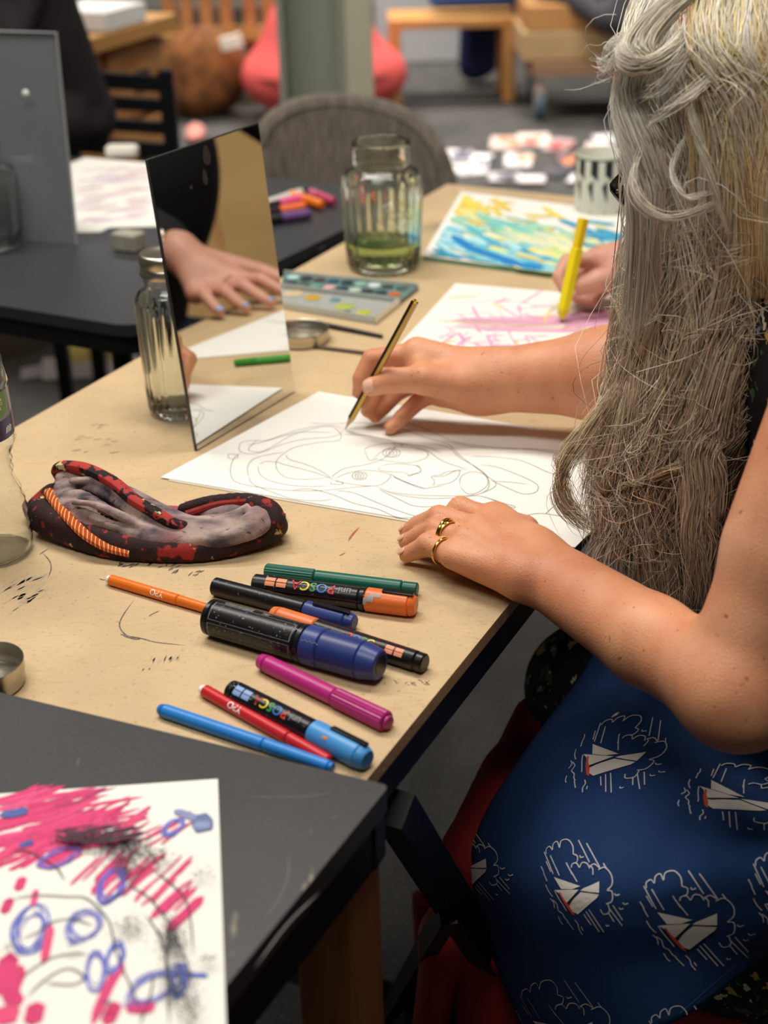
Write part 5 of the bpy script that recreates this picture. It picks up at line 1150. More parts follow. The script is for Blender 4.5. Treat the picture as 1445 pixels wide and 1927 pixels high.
lock([(1205, 275, 1.045), (1190, 330, 1.04), (1205, 380, 1.035), (1250, 410, 1.035), (1310, 400, 1.04), (1350, 375, 1.05)], 34, .003, silv, .0018)
lock([(1290, 160, 1.03), (1310, 250, 1.03), (1340, 340, 1.035), (1370, 440, 1.05)], 34, .003, cream, .0018)
lock([(1290, 250, 1.04), (1265, 320, 1.035), (1290, 372, 1.03), (1345, 362, 1.035)], 22, .002, silv, .0015)
for k in range(3): lock([(1165, 720, 1.15), (1120 - k*6, 800, 1.17), (1068 - k*5, 870, 1.18), (1050 + k*5, 930, 1.185), (1078 + k*7, 975, 1.185), (1118 + k*6, 1000, 1.18)], 42, .0075, hcol('e0ccb0', 'd8c4a4', 'd0b898'), .003, .9, .00026)
for k in range(6): lock([(1190 + k*16, 700, 1.14), (1165 + k*18, 820, 1.16), (1130 + k*24, 930, 1.175), (1135 + k*26, 1010, 1.175), (1120 + k*32, 1075 + k*10, 1.172)], 60, .010, None, .004, 1.4)
for k in range(5): lock([(1400 - k*14, 640, 1.10), (1360 - k*14, 780, 1.12), (1345 - k*12, 900, 1.13), (1335 - k*10, 1010, 1.14), (1300 + k*5, 1140, 1.15)], 60, .009, None, .0030, 1.0)
lock([(1320, 870, 1.13), (1270, 880, 1.14), (1215, 900, 1.15), (1160, 915, 1.16)], 50, .004, hcol('c4b094', 'c0a684', 'b89a74'), .0015)
for k in range(5): lock([(1200 + k*6, 60, 1.05), (1165, 85, 1.05), (1145, 105 + k*9, 1.055), (1132 + k*3, 90 + k*14, 1.06)], 20, .008, silv, .004, 1.2, .0002)
for i in range(44):                                # crown and right side
    s = .28 + .75 * R.random(); P = [hp(s - .1, -120, .01), hp(s - .03, -20, -.02), hp(s, 90, -.028), hp(s + R.gauss(0, .04), 230, -.022), hp(s + R.gauss(0, .06), 420 + R.uniform(0, 150), -.012)]
    guides.append((P, 46, .008, .012, .010, .003, cream if i % 3 else gold, .00036))
hr = hair_mesh('hair', guides, wo, m_hair)
hr['label'] = 'very long tousled grey and blonde hair'
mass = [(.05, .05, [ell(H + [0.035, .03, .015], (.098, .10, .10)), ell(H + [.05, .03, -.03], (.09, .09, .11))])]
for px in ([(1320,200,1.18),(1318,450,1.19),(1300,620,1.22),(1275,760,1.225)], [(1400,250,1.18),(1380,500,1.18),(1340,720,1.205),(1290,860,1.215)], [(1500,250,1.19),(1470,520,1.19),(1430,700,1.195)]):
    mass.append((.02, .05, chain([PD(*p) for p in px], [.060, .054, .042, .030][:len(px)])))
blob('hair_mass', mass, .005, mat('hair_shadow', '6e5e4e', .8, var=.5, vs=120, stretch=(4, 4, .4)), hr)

# ---- second person: black jumper, drawing with the yellow marker
p2 = thing('person', 'person in a black jumper drawing with a yellow marker behind the woman', 'person', (1.0, 1.6, 0))
c2 = np.array([.97, 1.645, .92]); h2 = np.array([.86, 1.62, 1.27])
w2R = PD(1182, 498, 1.80); e2R = np.array([.80, 1.98, .88]); s2R = np.array([1.09, 1.86, 1.07]); s2L = np.array([.90, 1.50, 1.08])
w2L = np.array([.475, 1.560, .836]); e2L = np.array([.70, 1.51, .88])
ixx = [PD(1128, 488, 1.805), PD(1068, 492, 1.80), PD(1052, 522, 1.792), PD(1062, 545, 1.788)]
thh = [PD(1165, 520, 1.775), PD(1125, 528, 1.765), PD(1092, 538, 1.766), PD(1076, 543, 1.770)]
oth = [[PD(1135, 500, 1.82), PD(1085, 520, 1.83), PD(1075, 550, 1.815), PD(1088, 562, 1.80)], [PD(1145, 515, 1.825), PD(1105, 540, 1.825), PD(1092, 562, 1.805), PD(1105, 566, 1.795)], [PD(1155, 528, 1.82), PD(1125, 552, 1.81), PD(1112, 565, 1.80), PD(1120, 567, 1.79)]]
G2 = [(.014, .012, [cap(w2R, ixx[0], .024, .014), cap(w2R, oth[0][0], .024, .014), cap(w2R, oth[2][0], .022, .013), cap(thh[0], thh[1], .018, .015), cap(PD(1160, 495, 1.80), ixx[0], .020, .014)])]
for pts, rs in ((ixx, [.0115, .0102, .009, .0075]), (thh, [.016, .0142, .0122, .0095])) + tuple((o_, [.011, .0095, .0085, .0072]) for o_ in oth): G2.append((.0012, .003, chain(pts, rs)))
tips = [(.325, 1.662), (.318, 1.626), (.328, 1.592), (.350, 1.560)]
for k, (x, y) in enumerate(tips):
    kn = np.array([.408 + k * .004, 1.618 - k * .022, .787 - k * .002]); tp_ = np.array([x, y, .761]); G2.append((.0012, .003, chain([kn, kn * .55 + tp_ * .45 + [0, 0, .010], kn * .25 + tp_ * .75 + [0, 0, .003], tp_], [.0115, .0098, .0086, .0072])))
    G2.append((.012, .012, [cap(w2L, kn, .021, .012)]))
G2.append((.001, .004, chain([w2L + [-.01, .02, -.01], np.array([.42, 1.66, .785]), np.array([.385, 1.685, .768])], [.017, .013, .0095])))
G2.append((.02, .02, [cap(w2L, e2L, .025, .040), cap(w2R, e2R, .027, .040), cap(e2L, s2L, .042, .055), cap(e2R, s2R, .042, .055)]))
hg2, HP2 = head_prims(h2, norm(np.array([-.78, .34, -.42])), hl); G2 += hg2
hip2 = np.array([1.10, 1.52, .55]); k2L = hip2 + FWD * .40 + LFT * .12 - [0, 0, .02]; k2R = hip2 + FWD * .40 - LFT * .12 - [0, 0, .02]
G2.append((.05, .03, [cap(c2, hip2, .12, .14), cap(c2 + [-.03, .01, .15], h2 - [0, 0, .07], .055, .05)]))
for kk in (k2L, k2R): G2.append((.03, .03, [cap(hip2, kk, .09, .06), cap(kk, [kk[0] + .05, kk[1], .09], .055, .036), cap([kk[0] + .05, kk[1], .06], [kk[0] - .08, kk[1] + .05, .035], .036, .03)]))
blob('body', G2, .004, m_skin2, p2)
m_bj = mat('black_jumper', '101014', .9, bump=.3, bs=300)
blob('jumper', [(.04, .03, [ell(c2, (.20, .14, .22), [LFT, FWD, (0, 0, 1)]), cap(s2L + [.01, .02, 0], s2R - [0, .02, 0], .078, .078), cap(c2, hip2, .15, .17)]), (.02, .03, [cap(s2L, e2L, .072, .062), cap(e2L, w2L + (e2L - w2L) * .2, .062, .044)]), (.02, .03, [cap(s2R, e2R, .07, .058), cap(e2R, w2R + (e2R - w2R) * .35, .058, .040)])], .008, m_bj, p2)
blob('trousers', [(.04, .04, [ell(hip2, (.19, .165, .13), [LFT, FWD, (0, 0, 1)]), cap(hip2 + LFT * .08, k2L, .10, .074), cap(hip2 - LFT * .08, k2R, .10, .074)])] + [(.02, .03, [cap(kk, [kk[0] + .05, kk[1], .14], .07, .055)]) for kk in (k2L, k2R)], .01, mat('dark_denim', '20283a', .9), p2)
blob('hair', [(.03, .02, [ell(h2 + [.025, -.01, .045], (.092, .10, .088)), cap(h2 + [.07, -.02, .02], h2 + [.11, -.03, -.20], .07, .04)])], .008, mat('brown_hair', '5a4230', .6, var=.4, vs=60, stretch=(3, 3, .3)), p2)
nail(p2, thh[3], thh[2], norm(C0 - thh[3]), .0097, mat('white_polish', 'f4f0ec', .15), ln=.012)
for k, (x, y) in enumerate(tips): nail(p2, np.array([x, y, .761]), np.array([.36, y, .765]), upv, .0072, mat('blue_polish', '9ab4d4', .15), ln=.009)
eyes(p2, HP2)
wt = thing('wristwatch', 'round black-faced wristwatch on the black-sleeved arm, seen in the mirror', 'watch', w2L); wa = norm(e2L - w2L); mvec = norm(np.array([-.19, 1.40, .95]) - w2L); wn_ = norm(mvec - wa * (mvec @ wa)); wc = w2L + wa * .022
b = MB(); lathe(b, [(.0001, .024), (.019, .024), (.020, .026), (.020, .033), (.018, .0345), (.0168, .0335)], 40, wc, wn_); part('case', b, mat('watch_steel', 'b8aa98', .25, metal=1.), wt)
b = MB(); lathe(b, [(.0166, .0332), (.0166, .0340), (.0001, .0341)], 40, wc, wn_); part('dial', b, mat('watch_dial', '060608', .1), wt)
su = np.cross(wa, wn_); b = MB(); tube(b, [wc + .0275 * (math.cos(a) * wn_ + math.sin(a) * su) for a in np.linspace(0, 2*math.pi, 40)], .0075, 8, flat=.18, up=wa); part('strap', b, m_bmet, wt)
kn = np.array([.408 + .004, 1.618 - .022, .785]); tp_ = np.array([.318, 1.626, .761]); rgc = kn * .72 + (kn * .55 + tp_ * .45 + [0, 0, .010]) * .28
ring('silver ring with round stone on the hand seen in the mirror', rgc, tp_ - kn, .0118, .0012)
# yellow marker
ym0 = PZ(1055, 607, TZ + .002); ym1 = PD(1098, 411, 1.745); 
pen('marker', 'bright yellow marker held upright over the pastel drawing', ym0, ym1, .0085, [(0, .03, .12, .2, 'tip', mat('grey_tip', '6a6a60', .6), None), (.03, .12, .35, .9, 'grip', cmat('e4d018'), None), (.12, .72, 1., 1.05, 'barrel', cmat('ecd81c'), 'hex'), (.72, 1., .85, .95, 'end_cap', cmat('e8c81a'), 'hex')], world=True)
# warm wooden cupboard standing beyond the second person (seen in the mirror)
cb_ = thing('cupboard', 'tall pale wood cupboard seen only as tan board in the mirror', 'cupboard', (2.15, 2.1, 0))
b = MB(); box(b, (2.15, 2.1, .9), (.5, 1.5, 1.8), bev=.005); part('body', b, mat('pale_ply', 'f2c484', .6, var=.12, vs=3, stretch=(1, 1, 4)), cb_)
for k in (0, 1):
    b = MB(); box(b, (1.889, 1.735 + k * .73, .92), (.02, .71, 1.70), bev=.003); d_ = part('door', b, mat('pale_ply'), cb_)
    b = MB(); box(b, (1.868, 2.03 + k * .14, .95), (.018, .012, .12), bev=.003); part('handle', b, m_tin, d_)

# ================================================================== RED CHAIR AND BAG UNDER THE TABLE EDGE
ch = thing('red_chair', 'red plastic chair beneath the woman in the apron', 'chair', (.5, 1.0, 0))
m_red = mat('red_plastic', 'a02420', .4, var=.1, vs=8)
hc = hip * [1, 1, 0] + [0, 0, .395]
blob('seat', [(.03, .03, [cap(hc + LFT * .20 - FWD * .15, hc + LFT * .215 + FWD * .46, .022, .022), cap(hc - LFT * .20 - FWD * .15, hc - LFT * .215 + FWD * .46, .022, .022)] + [cap(hc + LFT * k - FWD * .17, hc + LFT * k + FWD * .46, .016, .018) for k in (-.15, -.1, -.05, 0, .05, .1, .15)]
   + [cap(hc + FWD * .47 + LFT * k, hc + FWD * .49 + LFT * k * 1.02 - [0, 0, .15], .018, .012) for k in (-.20, -.15, -.1, -.05, 0, .05, .1, .15, .20, .225)])], .006, m_red, ch)
blob('backrest', [(.03, .03, [cap(hc - FWD * .19 + LFT * k, hc - FWD * .27 + LFT * k * .95 + [0, 0, .40], .018, .016) for k in (-.2, -.15, -.1, -.05, 0, .05, .1, .15, .2)])], .007, m_red, ch)
for a, c_ in ((.18, -.16), (-.18, -.16), (.18, .40), (-.18, .40)):
    b = MB(); tube(b, [hc + LFT * a + FWD * c_ - [0, 0, .01], (hc + LFT * a * 1.15 + FWD * (c_ * 1.12)) * [1, 1, 0] + [0, 0, .008]], .014, 10); part('leg', b, m_bmet, ch)
rc = thing('red_coat', 'red coat slung beneath the navy apron in front of the knees', 'coat', (.10, 1.08, 0))
c0_, c1_ = np.array([.073, 1.005, .485]), np.array([.150, 1.195, .500])
blob('cloth', [(.02, .02, [cap(c0_, c1_, .026, .024)] + [cap(c0_ + (c1_ - c0_) * k, c0_ + (c1_ - c0_) * k * .9 + [.006, .0, -.20 - .12 * (1 - k)], .024, .017) for k in (0, .14, .28, .42, .56)] + [cap(c0_, c0_ + [.035, -.03, -.30], .022, .02)])], .005, mat('red_cloth', '8e1f1e', .85, bump=.2, bs=60), rc)
bg = thing('bag', 'red bag with white flowered panel on the floor under the table', 'bag', PZ(830, 1830, 0))
m_fl = mat('flower_panel', 'c8c0b4', .8, var=.2, vs=60); add_layer(m_fl, 'b83a20', 26, .60, .62, seed=1); add_layer(m_fl, '3a5a8a', 30, .64, .66, seed=4); add_layer(m_fl, '2a3a24', 34, .62, .64, seed=8)
Bq = lambda px, py, z: PZ(px, py, z)
bp = [Bq(800, 1860, .01), Bq(895, 1890, .01), Bq(905, 1700, .24), Bq(790, 1690, .22)]
bc_ = sum(bp) / 4; bn = norm(np.cross(bp[1] - bp[0], bp[3] - bp[0])); bn = bn if bn @ (C0 - bc_) > 0 else -bn
V = np.zeros((10, 10, 3)); 
for i in range(10):
    for j in range(10):
        u_, v_ = i / 9, j / 9; p = (bp[0]*(1-u_) + bp[1]*u_)*(1-v_) + (bp[3]*(1-u_) + bp[2]*u_)*v_; V[i, j] = p + bn * .05 * math.sin(math.pi * u_) * math.sin(math.pi * min(1, v_ + .12))
b = MB(); grid(b, V); grid(b, V[::-1] * 1.0 - bn * .0 + (bc_ - V[::-1]) * .02 - bn * .07); part('flowered_panel', b, m_fl, bg, angle=0)
edge = [V[i, 0] for i in range(10)] + [V[9, j] for j in range(1, 10)] + [V[i, 9] for i in range(8, -1, -1)] + [V[0, j] for j in range(8, 0, -1)]
b = MB(); tube(b, np.array(edge + edge[:1]), .010, 8, caps=False); part('piping', b, m_red, bg)
b = MB(); tube(b, catmull([V[2, 9], V[3, 9] + [0, 0, .06], V[6, 9] + [0, 0, .065], V[7, 9]], 6), .007, 8, flat=.5); part('handle', b, m_red, bg)

# ================================================================== THINGS ON THE FOLDING TABLE
t = thing('mirror', 'dark leaning acrylic mirror on the folding table at the left edge', 'mirror', PZ(60, 455, FT))
A_ = PZ(145, 460, FT); B_ = PZ(0, 449, FT); B_ = A_ + (B_ - A_) * 1.5; C_ = PD(106, 62, 0); d = ray(106, 62); uu_ = norm(B_ - A_); tz = (uu_ @ (A_ - C0)) / (uu_ @ d)
Tt = PY(106, 62, A_[1] + .035); Tl = Tt + (B_ - A_)
nrm_ = norm(np.cross(B_ - A_, Tt - A_)); nrm_ = nrm_ if nrm_ @ (C0 - A_) > 0 else -nrm_
b = MB(); prism(b, [A_, B_, Tl, Tt], .004, up=nrm_); part('sheet', b, mat('reflected_grey_acrylic', '83878c', .18, metal=.3), t, smooth=False)  # glossy grey stands in for the grey ceiling mirrored in the sheet
b = MB(); tube(b, [A_ + nrm_ * .001, Tt + nrm_ * .001, Tl + nrm_ * .001], .0022, 6); part('cut_edge', b, mat('edge_grey', '9a9c9c', .3), t)
b = MB(); p = PY(50, 176, A_[1] + .026) + nrm_ * .003; lathe(b, [(.006, 0), (.004, .003), (.0001, .004)], 14, p, nrm_); part('screw_cap', b, mat('glazed_white'), t)
sb = PZ(244, 470, FT); b = MB(); box(b, sb + [0, 0, .014], (.042, .03, .026), ax=[da, db, (0, 0, 1)], bev=.004); tag(part('eraser', b, mat('old_putty', 'a8a594', .7, var=.2, vs=40)), 'grey-beige block eraser on the folding table', 'eraser')
sb = PZ(231, 296, FT); b = MB(); box(b, sb + [0, 0, .012], (.062, .03, .022), ax=[(1, -.1, 0), (.1, 1, 0), (0, 0, 1)], bev=.010); tag(part('sponge', b, mat('sponge_white', 'e6e0d4', .8, bump=.4, bs=200)), 'small white rounded sponge behind the pale pink drawing', 'sponge')

# ================================================================== GREY CHAIR, BLACK CHAIR
gc = thing('grey_chair', 'chair with curved grey woven back behind the water glass', 'chair', PY(665, 300, 3.0) * [1, 1, 0])
out = [(492, 262), (503, 236), (530, 213), (570, 200), (620, 196), (680, 200), (735, 212), (780, 234), (812, 266), (832, 305), (842, 350), (846, 430)]
Q = catmull([PY(x, y, 2.92) for x, y in out], 5); NQ = len(Q); bz = .46; nx_ = 30
V = np.zeros((NQ, 8, 3)); xs = Q[:, 0]; xc = (xs.min() + xs.max()) / 2; xr = (xs.max() - xs.min()) / 2
for i in range(NQ):
    for j in range(8):
        v_ = j / 7; V[i, j] = [Q[i, 0] + .012 * v_, 2.92 + .05 * ((Q[i, 0] - xc) / xr) ** 2 * -1 + .02 * v_ * 0, Q[i, 2] * (1 - v_) + bz * v_]
m_wv = mat('woven_grey', '8c8277', .95, var=.35, vs=60, col2='5e574f', stretch=(4, 1, .35), bump=.6, bs=160)
b = MB(); grid(b, V); grid(b, (V + [0, .035, 0])[::-1]); part('backrest', b, m_wv, gc, angle=0)
b = MB(); tube(b, [p + [0, .018 - .05 * ((p[0] - xc) / xr) ** 2, 0] for p in Q], .020, 8); part('edge_binding', b, m_wv, gc)
b = MB(); box(b, (xc, 2.92 - .22, .45), (xr * 2 - .04, .42, .05), bev=.02); part('seat', b, m_wv, gc)
for dx in (-1, 1):
    for dy in (-.38, .02): b = MB(); tube(b, [(xc + dx * (xr - .05), 2.92 + dy, .43), (xc + dx * (xr - .03), 2.92 + dy * 1.1, .005)], .011, 8); part('leg', b, m_bmet, gc)
bk = thing('slatted_chair', 'black chair with horizontal back slats beside the black-jacketed person', 'chair', PY(235, 200, 3.4) * [1, 1, 0])
m_bw = mat('black_lacquer', '121316', .35); Y = 3.4
tl_ = PY(135, 128, Y); tr_ = PY(322, 140, Y); 
b = MB(); barbox(b, (tr_[0] - .012, Y, 0.01), (tr_[0] - .012, Y, tr_[2] + .01), .035, .03); part('post', b, m_bw, bk)
b = MB(); barbox(b, (tl_[0] - .02, Y, 0.01), (tl_[0] - .02, Y, tl_[2] + .01), .035, .03); part('post', b, m_bw, bk)
for y0, hh in ((147, 25), (188, 21), (229, 20), (271, 24)):
    a = PY(135, y0, Y); c_ = PY(318, y0 + 12, Y); b = MB(); barbox(b, a, c_, .018, hh / FPX * 3.6 * 1.05); part('slat', b, m_bw, bk)
b = MB(); box(b, ((tl_[0] + tr_[0]) / 2, Y - .2, .45), (tr_[0] - tl_[0], .4, .03), bev=.01); part('seat', b, m_bw, bk)
for dx in (0, 1): q = (tl_[0] - .02) * (1 - dx) + (tr_[0] - .02) * dx; b = MB(); barbox(b, (q, Y - .38, .01), (q, Y - .38, .44), .03, .03); part('leg', b, m_bw, bk)

# ================================================================== THIRD PERSON (black jacket, upper left)
p3 = thing('person', 'seated person in a black jacket at the folding table, upper left', 'person', (-.9, 3.05, 0))
f3 = norm(np.array([-.25, -1, 0])); l3 = np.array([-f3[1], f3[0], 0]); c3 = np.array([-.86, 3.02, .92]); h3 = c3 + f3 * .08 + [0, 0, .42]
sA = c3 + l3 * .17 + [0, 0, .16]; sB = c3 - l3 * .17 + [0, 0, .16]; eA = PD(150, 215, 3.05); wA = np.array([-.80, 2.72, .775]); eB = np.array([-1.16, 2.93, .84]); wB = np.array([-.98, 2.74, .775])
hg3, HP3 = head_prims(h3, norm(f3 + [0, 0, -.4]), l3); hip3 = np.array([-.86, 3.12, .54]); kA = hip3 + f3 * .40 + l3 * .1; kB = hip3 + f3 * .40 - l3 * .1
G3 = hg3 + [(.04, .03, [cap(c3, hip3, .12, .14), cap(c3 + [0, -.01, .15], h3 - [0, 0, .07], .055, .05)]), (.02, .02, [cap(sA, eA, .05, .042), cap(eA, wA, .04, .026), cap(sB, eB, .05, .042), cap(eB, wB, .04, .026)])]
for w_, dd in ((wA, -1), (wB, 1)):
    for k in range(4): a = w_ + f3 * .05 + l3 * (.02 * dd * -1 + (k - 1.5) * .02); G3.append((.001, .004, chain([w_, a, a + f3 * .035 + [0, 0, .004], a + f3 * .07 - [0, 0, .008]], [.02, .011, .0095, .008])))
    G3.append((.001, .004, chain([w_, w_ + f3 * .03 + l3 * .04 * dd, w_ + f3 * .06 + l3 * .045 * dd - [0, 0, .006]], [.016, .012, .009])))
for kk in (kA, kB): G3.append((.03, .03, [cap(hip3, kk, .09, .06), cap(kk, kk * [1, 1, 0] + [0, .02, .09], .055, .036), cap(kk * [1, 1, 0] + [0, .02, .06], kk * [1, 1, 0] + f3 * .14 + [0, 0, .035], .036, .03)]))
blob('body', G3, .005, m_skin2, p3)
m_jk = mat('black_fleece', '2a282a', .85, var=.3, vs=12, bump=.5, bs=60)
blob('jacket', [(.04, .03, [ell(c3, (.215, .16, .24), [l3, f3, (0, 0, 1)]), cap(sA, sB, .088, .088), cap(c3, hip3, .165, .185), cap(c3 + [0, 0, .22], c3 + [0, 0, .30], .085, .07)]),
    (.015, .02, [cap(sA, eA, .086, .074), cap(eA, wA + (eA - wA) * .15, .074, .050), cap(sB, eB, .086, .074), cap(eB, wB + (eB - wB) * .15, .074, .05)]),
    (.008, .012, [cap(eA + [.02, -.06, .05], eA + [-.03, -.03, .12], .028, .02), cap(eA + [.03, -.05, -.01], eA + [-.06, -.06, -.03], .03, .02), cap(sA + [.04, -.05, -.06], sA + [.0, -.07, -.16], .03, .02)])], .008, m_jk, p3)
blob('trousers', [(.04, .04, [ell(hip3, (.19, .165, .13), [l3, f3, (0, 0, 1)]), cap(hip3 + l3 * .08, kA, .10, .074), cap(hip3 - l3 * .08, kB, .10, .074)])] + [(.02, .03, [cap(kk, kk * [1, 1, 0] + [0, .02, .13], .07, .055)]) for kk in (kA, kB)], .012, mat('dark_denim'), p3)
blob('hair', [(.03, .02, [ell(h3 - f3 * .025 + [0, 0, .045], (.09, .10, .088))])], .010, mat('brown_hair'), p3)
eyes(p3, HP3)

# ================================================================== BACKGROUND
m_wood = mat('warm_wood', 'c08a56', .5, var=.25, vs=5, stretch=(1, 1, 5), col2='9c6638'); m_wood2 = mat('bench_wood', 'c48f50', .5, var=.2, vs=5)
wbh = .78; a = PZ(128, 80, wbh); c_ = PZ(322, 24, wbh); d = norm(c_ - a); bk_ = np.array([-d[1], d[0], 0]); Lw = np.linalg.norm(c_ - a)
wk = thing('workbench', 'wooden workbench with drawers behind the black slatted chair', 'workbench', ((a + c_) / 2) * [1, 1, 0])
b = MB(); box(b, (a + c_) / 2 + bk_ * .32 - [0, 0, .022] - d * .04, (Lw + .08, .68, .044), ax=[d, bk_, (0, 0, 1)], bev=.006); part('worktop', b, m_wood2, wk)
b = MB(); box(b, ((a + c_) / 2 + bk_ * .33 - d * .04) * [1, 1, 0] + [0, 0, .37], (Lw + .04, .58, .71), ax=[d, bk_, (0, 0, 1)]); part('carcass', b, m_wood, wk, smooth=False)
for i in range(2):
    for j in range(3):
        p = c_ - d * (.17 + i * .36) + bk_ * .032; p = np.array([p[0], p[1], .62 - j * .21]); b = MB(); box(b, p, (.33, .02, .19), ax=[d, bk_, (0, 0, 1)], bev=.004); dw = part('drawer', b, m_wood, wk)
        b = MB(); box(b, p - bk_ * .016, (.10, .014, .03) if (i, j) != (0, 0) else (.07, .014, .05), ax=[d, bk_, (0, 0, 1)], bev=.004); part('handle', b, m_bmet, dw)
for lb, px, sz, col, nm, ct in (('white crumpled paper bundle at the left end of the workbench', (152, 66), (.20, .2, .14), 'dcd6cc', 'paper_bundle', 'paper'), ('stack of white paper on the workbench', (228, 50), (.22, .2, .05), 'e8e6e4', 'paper_stack', 'paper'), ('small red tin at the right of the workbench paper', (258, 34), (.07, .05, .04), 'b84a3a', 'red_tin', 'tin')):
    p = PZ(*px, wbh) + bk_ * .08; 
    if nm == 'paper_bundle': o = blob(nm, [(.03, .02, [ell(p + [-.04, 0, .075], (.08, .08, .070)), ell(p + [-.09, .06, .09], (.07, .07, .085)), ell(p + [.01, .04, .06], (.05, .06, .055))])], .01, mat('c_' + col, col, .8, bump=.5, bs=20))
    else: b = MB(); box(b, p + [0, 0, sz[2] / 2 + .002], sz, ax=[d, bk_, (0, 0, 1)], bev=.005); o = part(nm, b, mat('c_' + col, col, .7))
    tag(o, lb, ct)
b = MB(); lathe(b, [(.0001, 0), (.05, 0), (.055, .12), (.05, .13), (.03, .16), (.03, .20), (.0001, .2)], 24, PZ(205, 5, wbh) + bk_ * .2 + [0, 0, .002]); tag(part('white_jug', b, mat('glazed_white')), 'white ceramic jug at the back of the workbench', 'jug')
rk = thing('wooden_rack', 'open wooden rack of upright posts behind the fur bag', 'rack', (-.95, 7.3, 0))
for px in (318, 350, 388, 425, 470, 505): p = PY(px, 20, 7.2); b = MB(); box(b, (p[0], 7.2, .55), (.06, .05, 1.1), bev=.004); part('post', b, m_wood, rk)
for z in (.30, .72): b = MB(); box(b, (-.88, 7.25, z), (.82, .24, .035), bev=.004); part('shelf', b, m_wood2, rk)
fb = PZ(402, 212, 0) + np.array([-.02, -.06, 0]); fbp = thing('fur_bag', 'round brown fur bag with pale label on the floor', 'bag', fb)
m_fur = mat('brown_fur', '8a5428', .95, var=.5, vs=14, bump=.9, bs=50, col2='4e3018')
blob('body', [(.05, .03, [ell(fb + [0, .02, .20], (.20, .17, .20)), ell(fb + [-.05, .02, .10], (.19, .16, .10))])], .012, m_fur, fbp)
b = MB(); box(b, PY(435, 80, fb[1] - .13), (.10, .02, .06), ax=[(1, 0, .2), (0, 1, 0), (-.2, 0, 1)], bev=.008); part('pale_label', b, mat('c_dcd6cc', 'dcd6cc'), fbp)
bb = PZ(604, 226, 0) + np.array([.02, -.02, 0]); m_cor = mat('coral_cloth', 'e05a58', .8, var=.15, vs=3, bump=.2, bs=20)
bp_ = thing('beanbag', 'coral pink beanbag half hidden by the steel column', 'beanbag', bb)
blob('body', [(.12, .05, [ell(bb + [0, .1, .19], (.38, .34, .19)), ell(bb + [-.02, .1, .36], (.24, .22, .22)), cap(bb + [-.03, .12, .5], bb + [-.06, .12, .60], .10, .04)])], .014, m_cor, bp_)
b = MB(); tube(b, catmull([bb + [-.36, .0, .20], bb + [-.2, -.21, .22], bb + [0, -.25, .22], bb + [.2, -.21, .22], bb + [.36, .0, .20]], 6), .008, 6); part('seam', b, mat('maroon_seam', '8a3034', .8), bp_)
pf = PZ(368, 268, 0); tag(blob('slipper', [(.03, .02, [ell(pf + [0, 0, .03], (.04, .08, .027)), ell(pf + [0, .03, .04], (.04, .045, .035))])], .008, mat('dusty_coral', 'c88478', .8)), 'small coral slipper on the floor behind the mirror', 'slipper')
# bench with blue clothes
bn_ = thing('wooden_bench', 'low pale wooden bench with blue clothes beyond the floor papers', 'bench', PZ(880, 175, 0)); yb = 6.95
zt = PY(850, 34, yb)[2]; xa, xb = PY(730, 40, yb)[0], PY(972, 50, yb)[0]
b = MB(); box(b, ((xa + xb) / 2, yb + .14, zt - .02), (xb - xa, .34, .045), bev=.008); part('seat', b, m_wood2, bn_)
for x, y in ((xb - .035, yb), (xb - .035, yb + .28), (xa + .03, yb), (xa + .03, yb + .28)):
    b = MB(); box(b, (x, y, (zt - .04) / 2), (.055, .055, zt - .04), bev=.004); part('leg', b, m_wood2, bn_)
m_bl = mat('blue_cloth', '3f62b0', .9, var=.2, vs=6); m_nv = mat('navy_cloth', '1c2c5a', .9)
pb = PY(905, 25, yb + .12)
blob_t = thing('blue_coat', 'bright blue coat lying over the end of the wooden bench', 'coat', (pb[0], yb + .1, zt))
blob('cloth', [(.06, .03, [cap((pb[0] - .20, yb + .14, zt + .075), (pb[0] + .13, yb + .14, zt + .085), .05, .06), cap((pb[0] - .16, yb + .16, zt + .17), (pb[0] + .13, yb + .16, zt + .20), .09, .11)])], .012, m_bl, blob_t)
blob('hanging_lining', [(.05, .03, [cap((pb[0] - .02, yb + .42, zt - .02), (pb[0] - .01, yb + .44, .10), .06, .08), cap((pb[0] + .08, yb + .44, zt - .02), (pb[0] + .05, yb + .46, .12), .06, .07)])], .012, m_nv, blob_t, label='darker navy part hanging below the seat')
wp_ = PZ(800, 122, 0); b = MB(); box(b, (wp_[0] - .02, wp_[1] + .25, .3), (.50, .4, .6), bev=.02); tag(part('storage_box', b, mat('pale_grey_box', 'b4b4b6', .7)), 'large pale grey storage box behind the wooden bench', 'box')
# trolley with boxes
ty = 6.45; x0 = PY(985, 90, ty)[0]; x1 = PY(1240, 90, ty)[0]; zb = PY(1000, 146, ty)[2]; xm = (x0 + x1) / 2; wdt = x1 - x0
tr = thing('trolley', 'low trolley on castors carrying boxes beside the wooden bench', 'trolley', (xm, ty + .25, 0))
b = MB(); box(b, (xm + .02, ty + .25, zb + .03), (wdt - .05, .5, .055), bev=.006); part('deck', b, mat('brown_board', '8a6a50', .7), tr)
for x in (x0 + .08, x1 - .1):
    for y in (ty + .05, ty + .45):
        b = MB(); lathe(b, [(.03, -.018), (.062, -.016), (.066, 0), (.062, .016), (.03, .018)], 24, (x, y, .067), (1, 0, 0)); wh = part('wheel', b, mat('blue_rubber', '3f5666', .6), tr)
        b = MB(); lathe(b, [(.028, -.022), (.028, .022)], 16, (x, y, .067), (1, 0, 0)); part('hub', b, mat('pale_hub', 'a09a90', .5), wh)
        b = MB(); box(b, (x, y, .10 + (zb - .07) / 2 * .3), (.05, .05, max(.02, zb - .10)), bev=.003); part('fork', b, m_tin, tr)
z0 = zb + .06
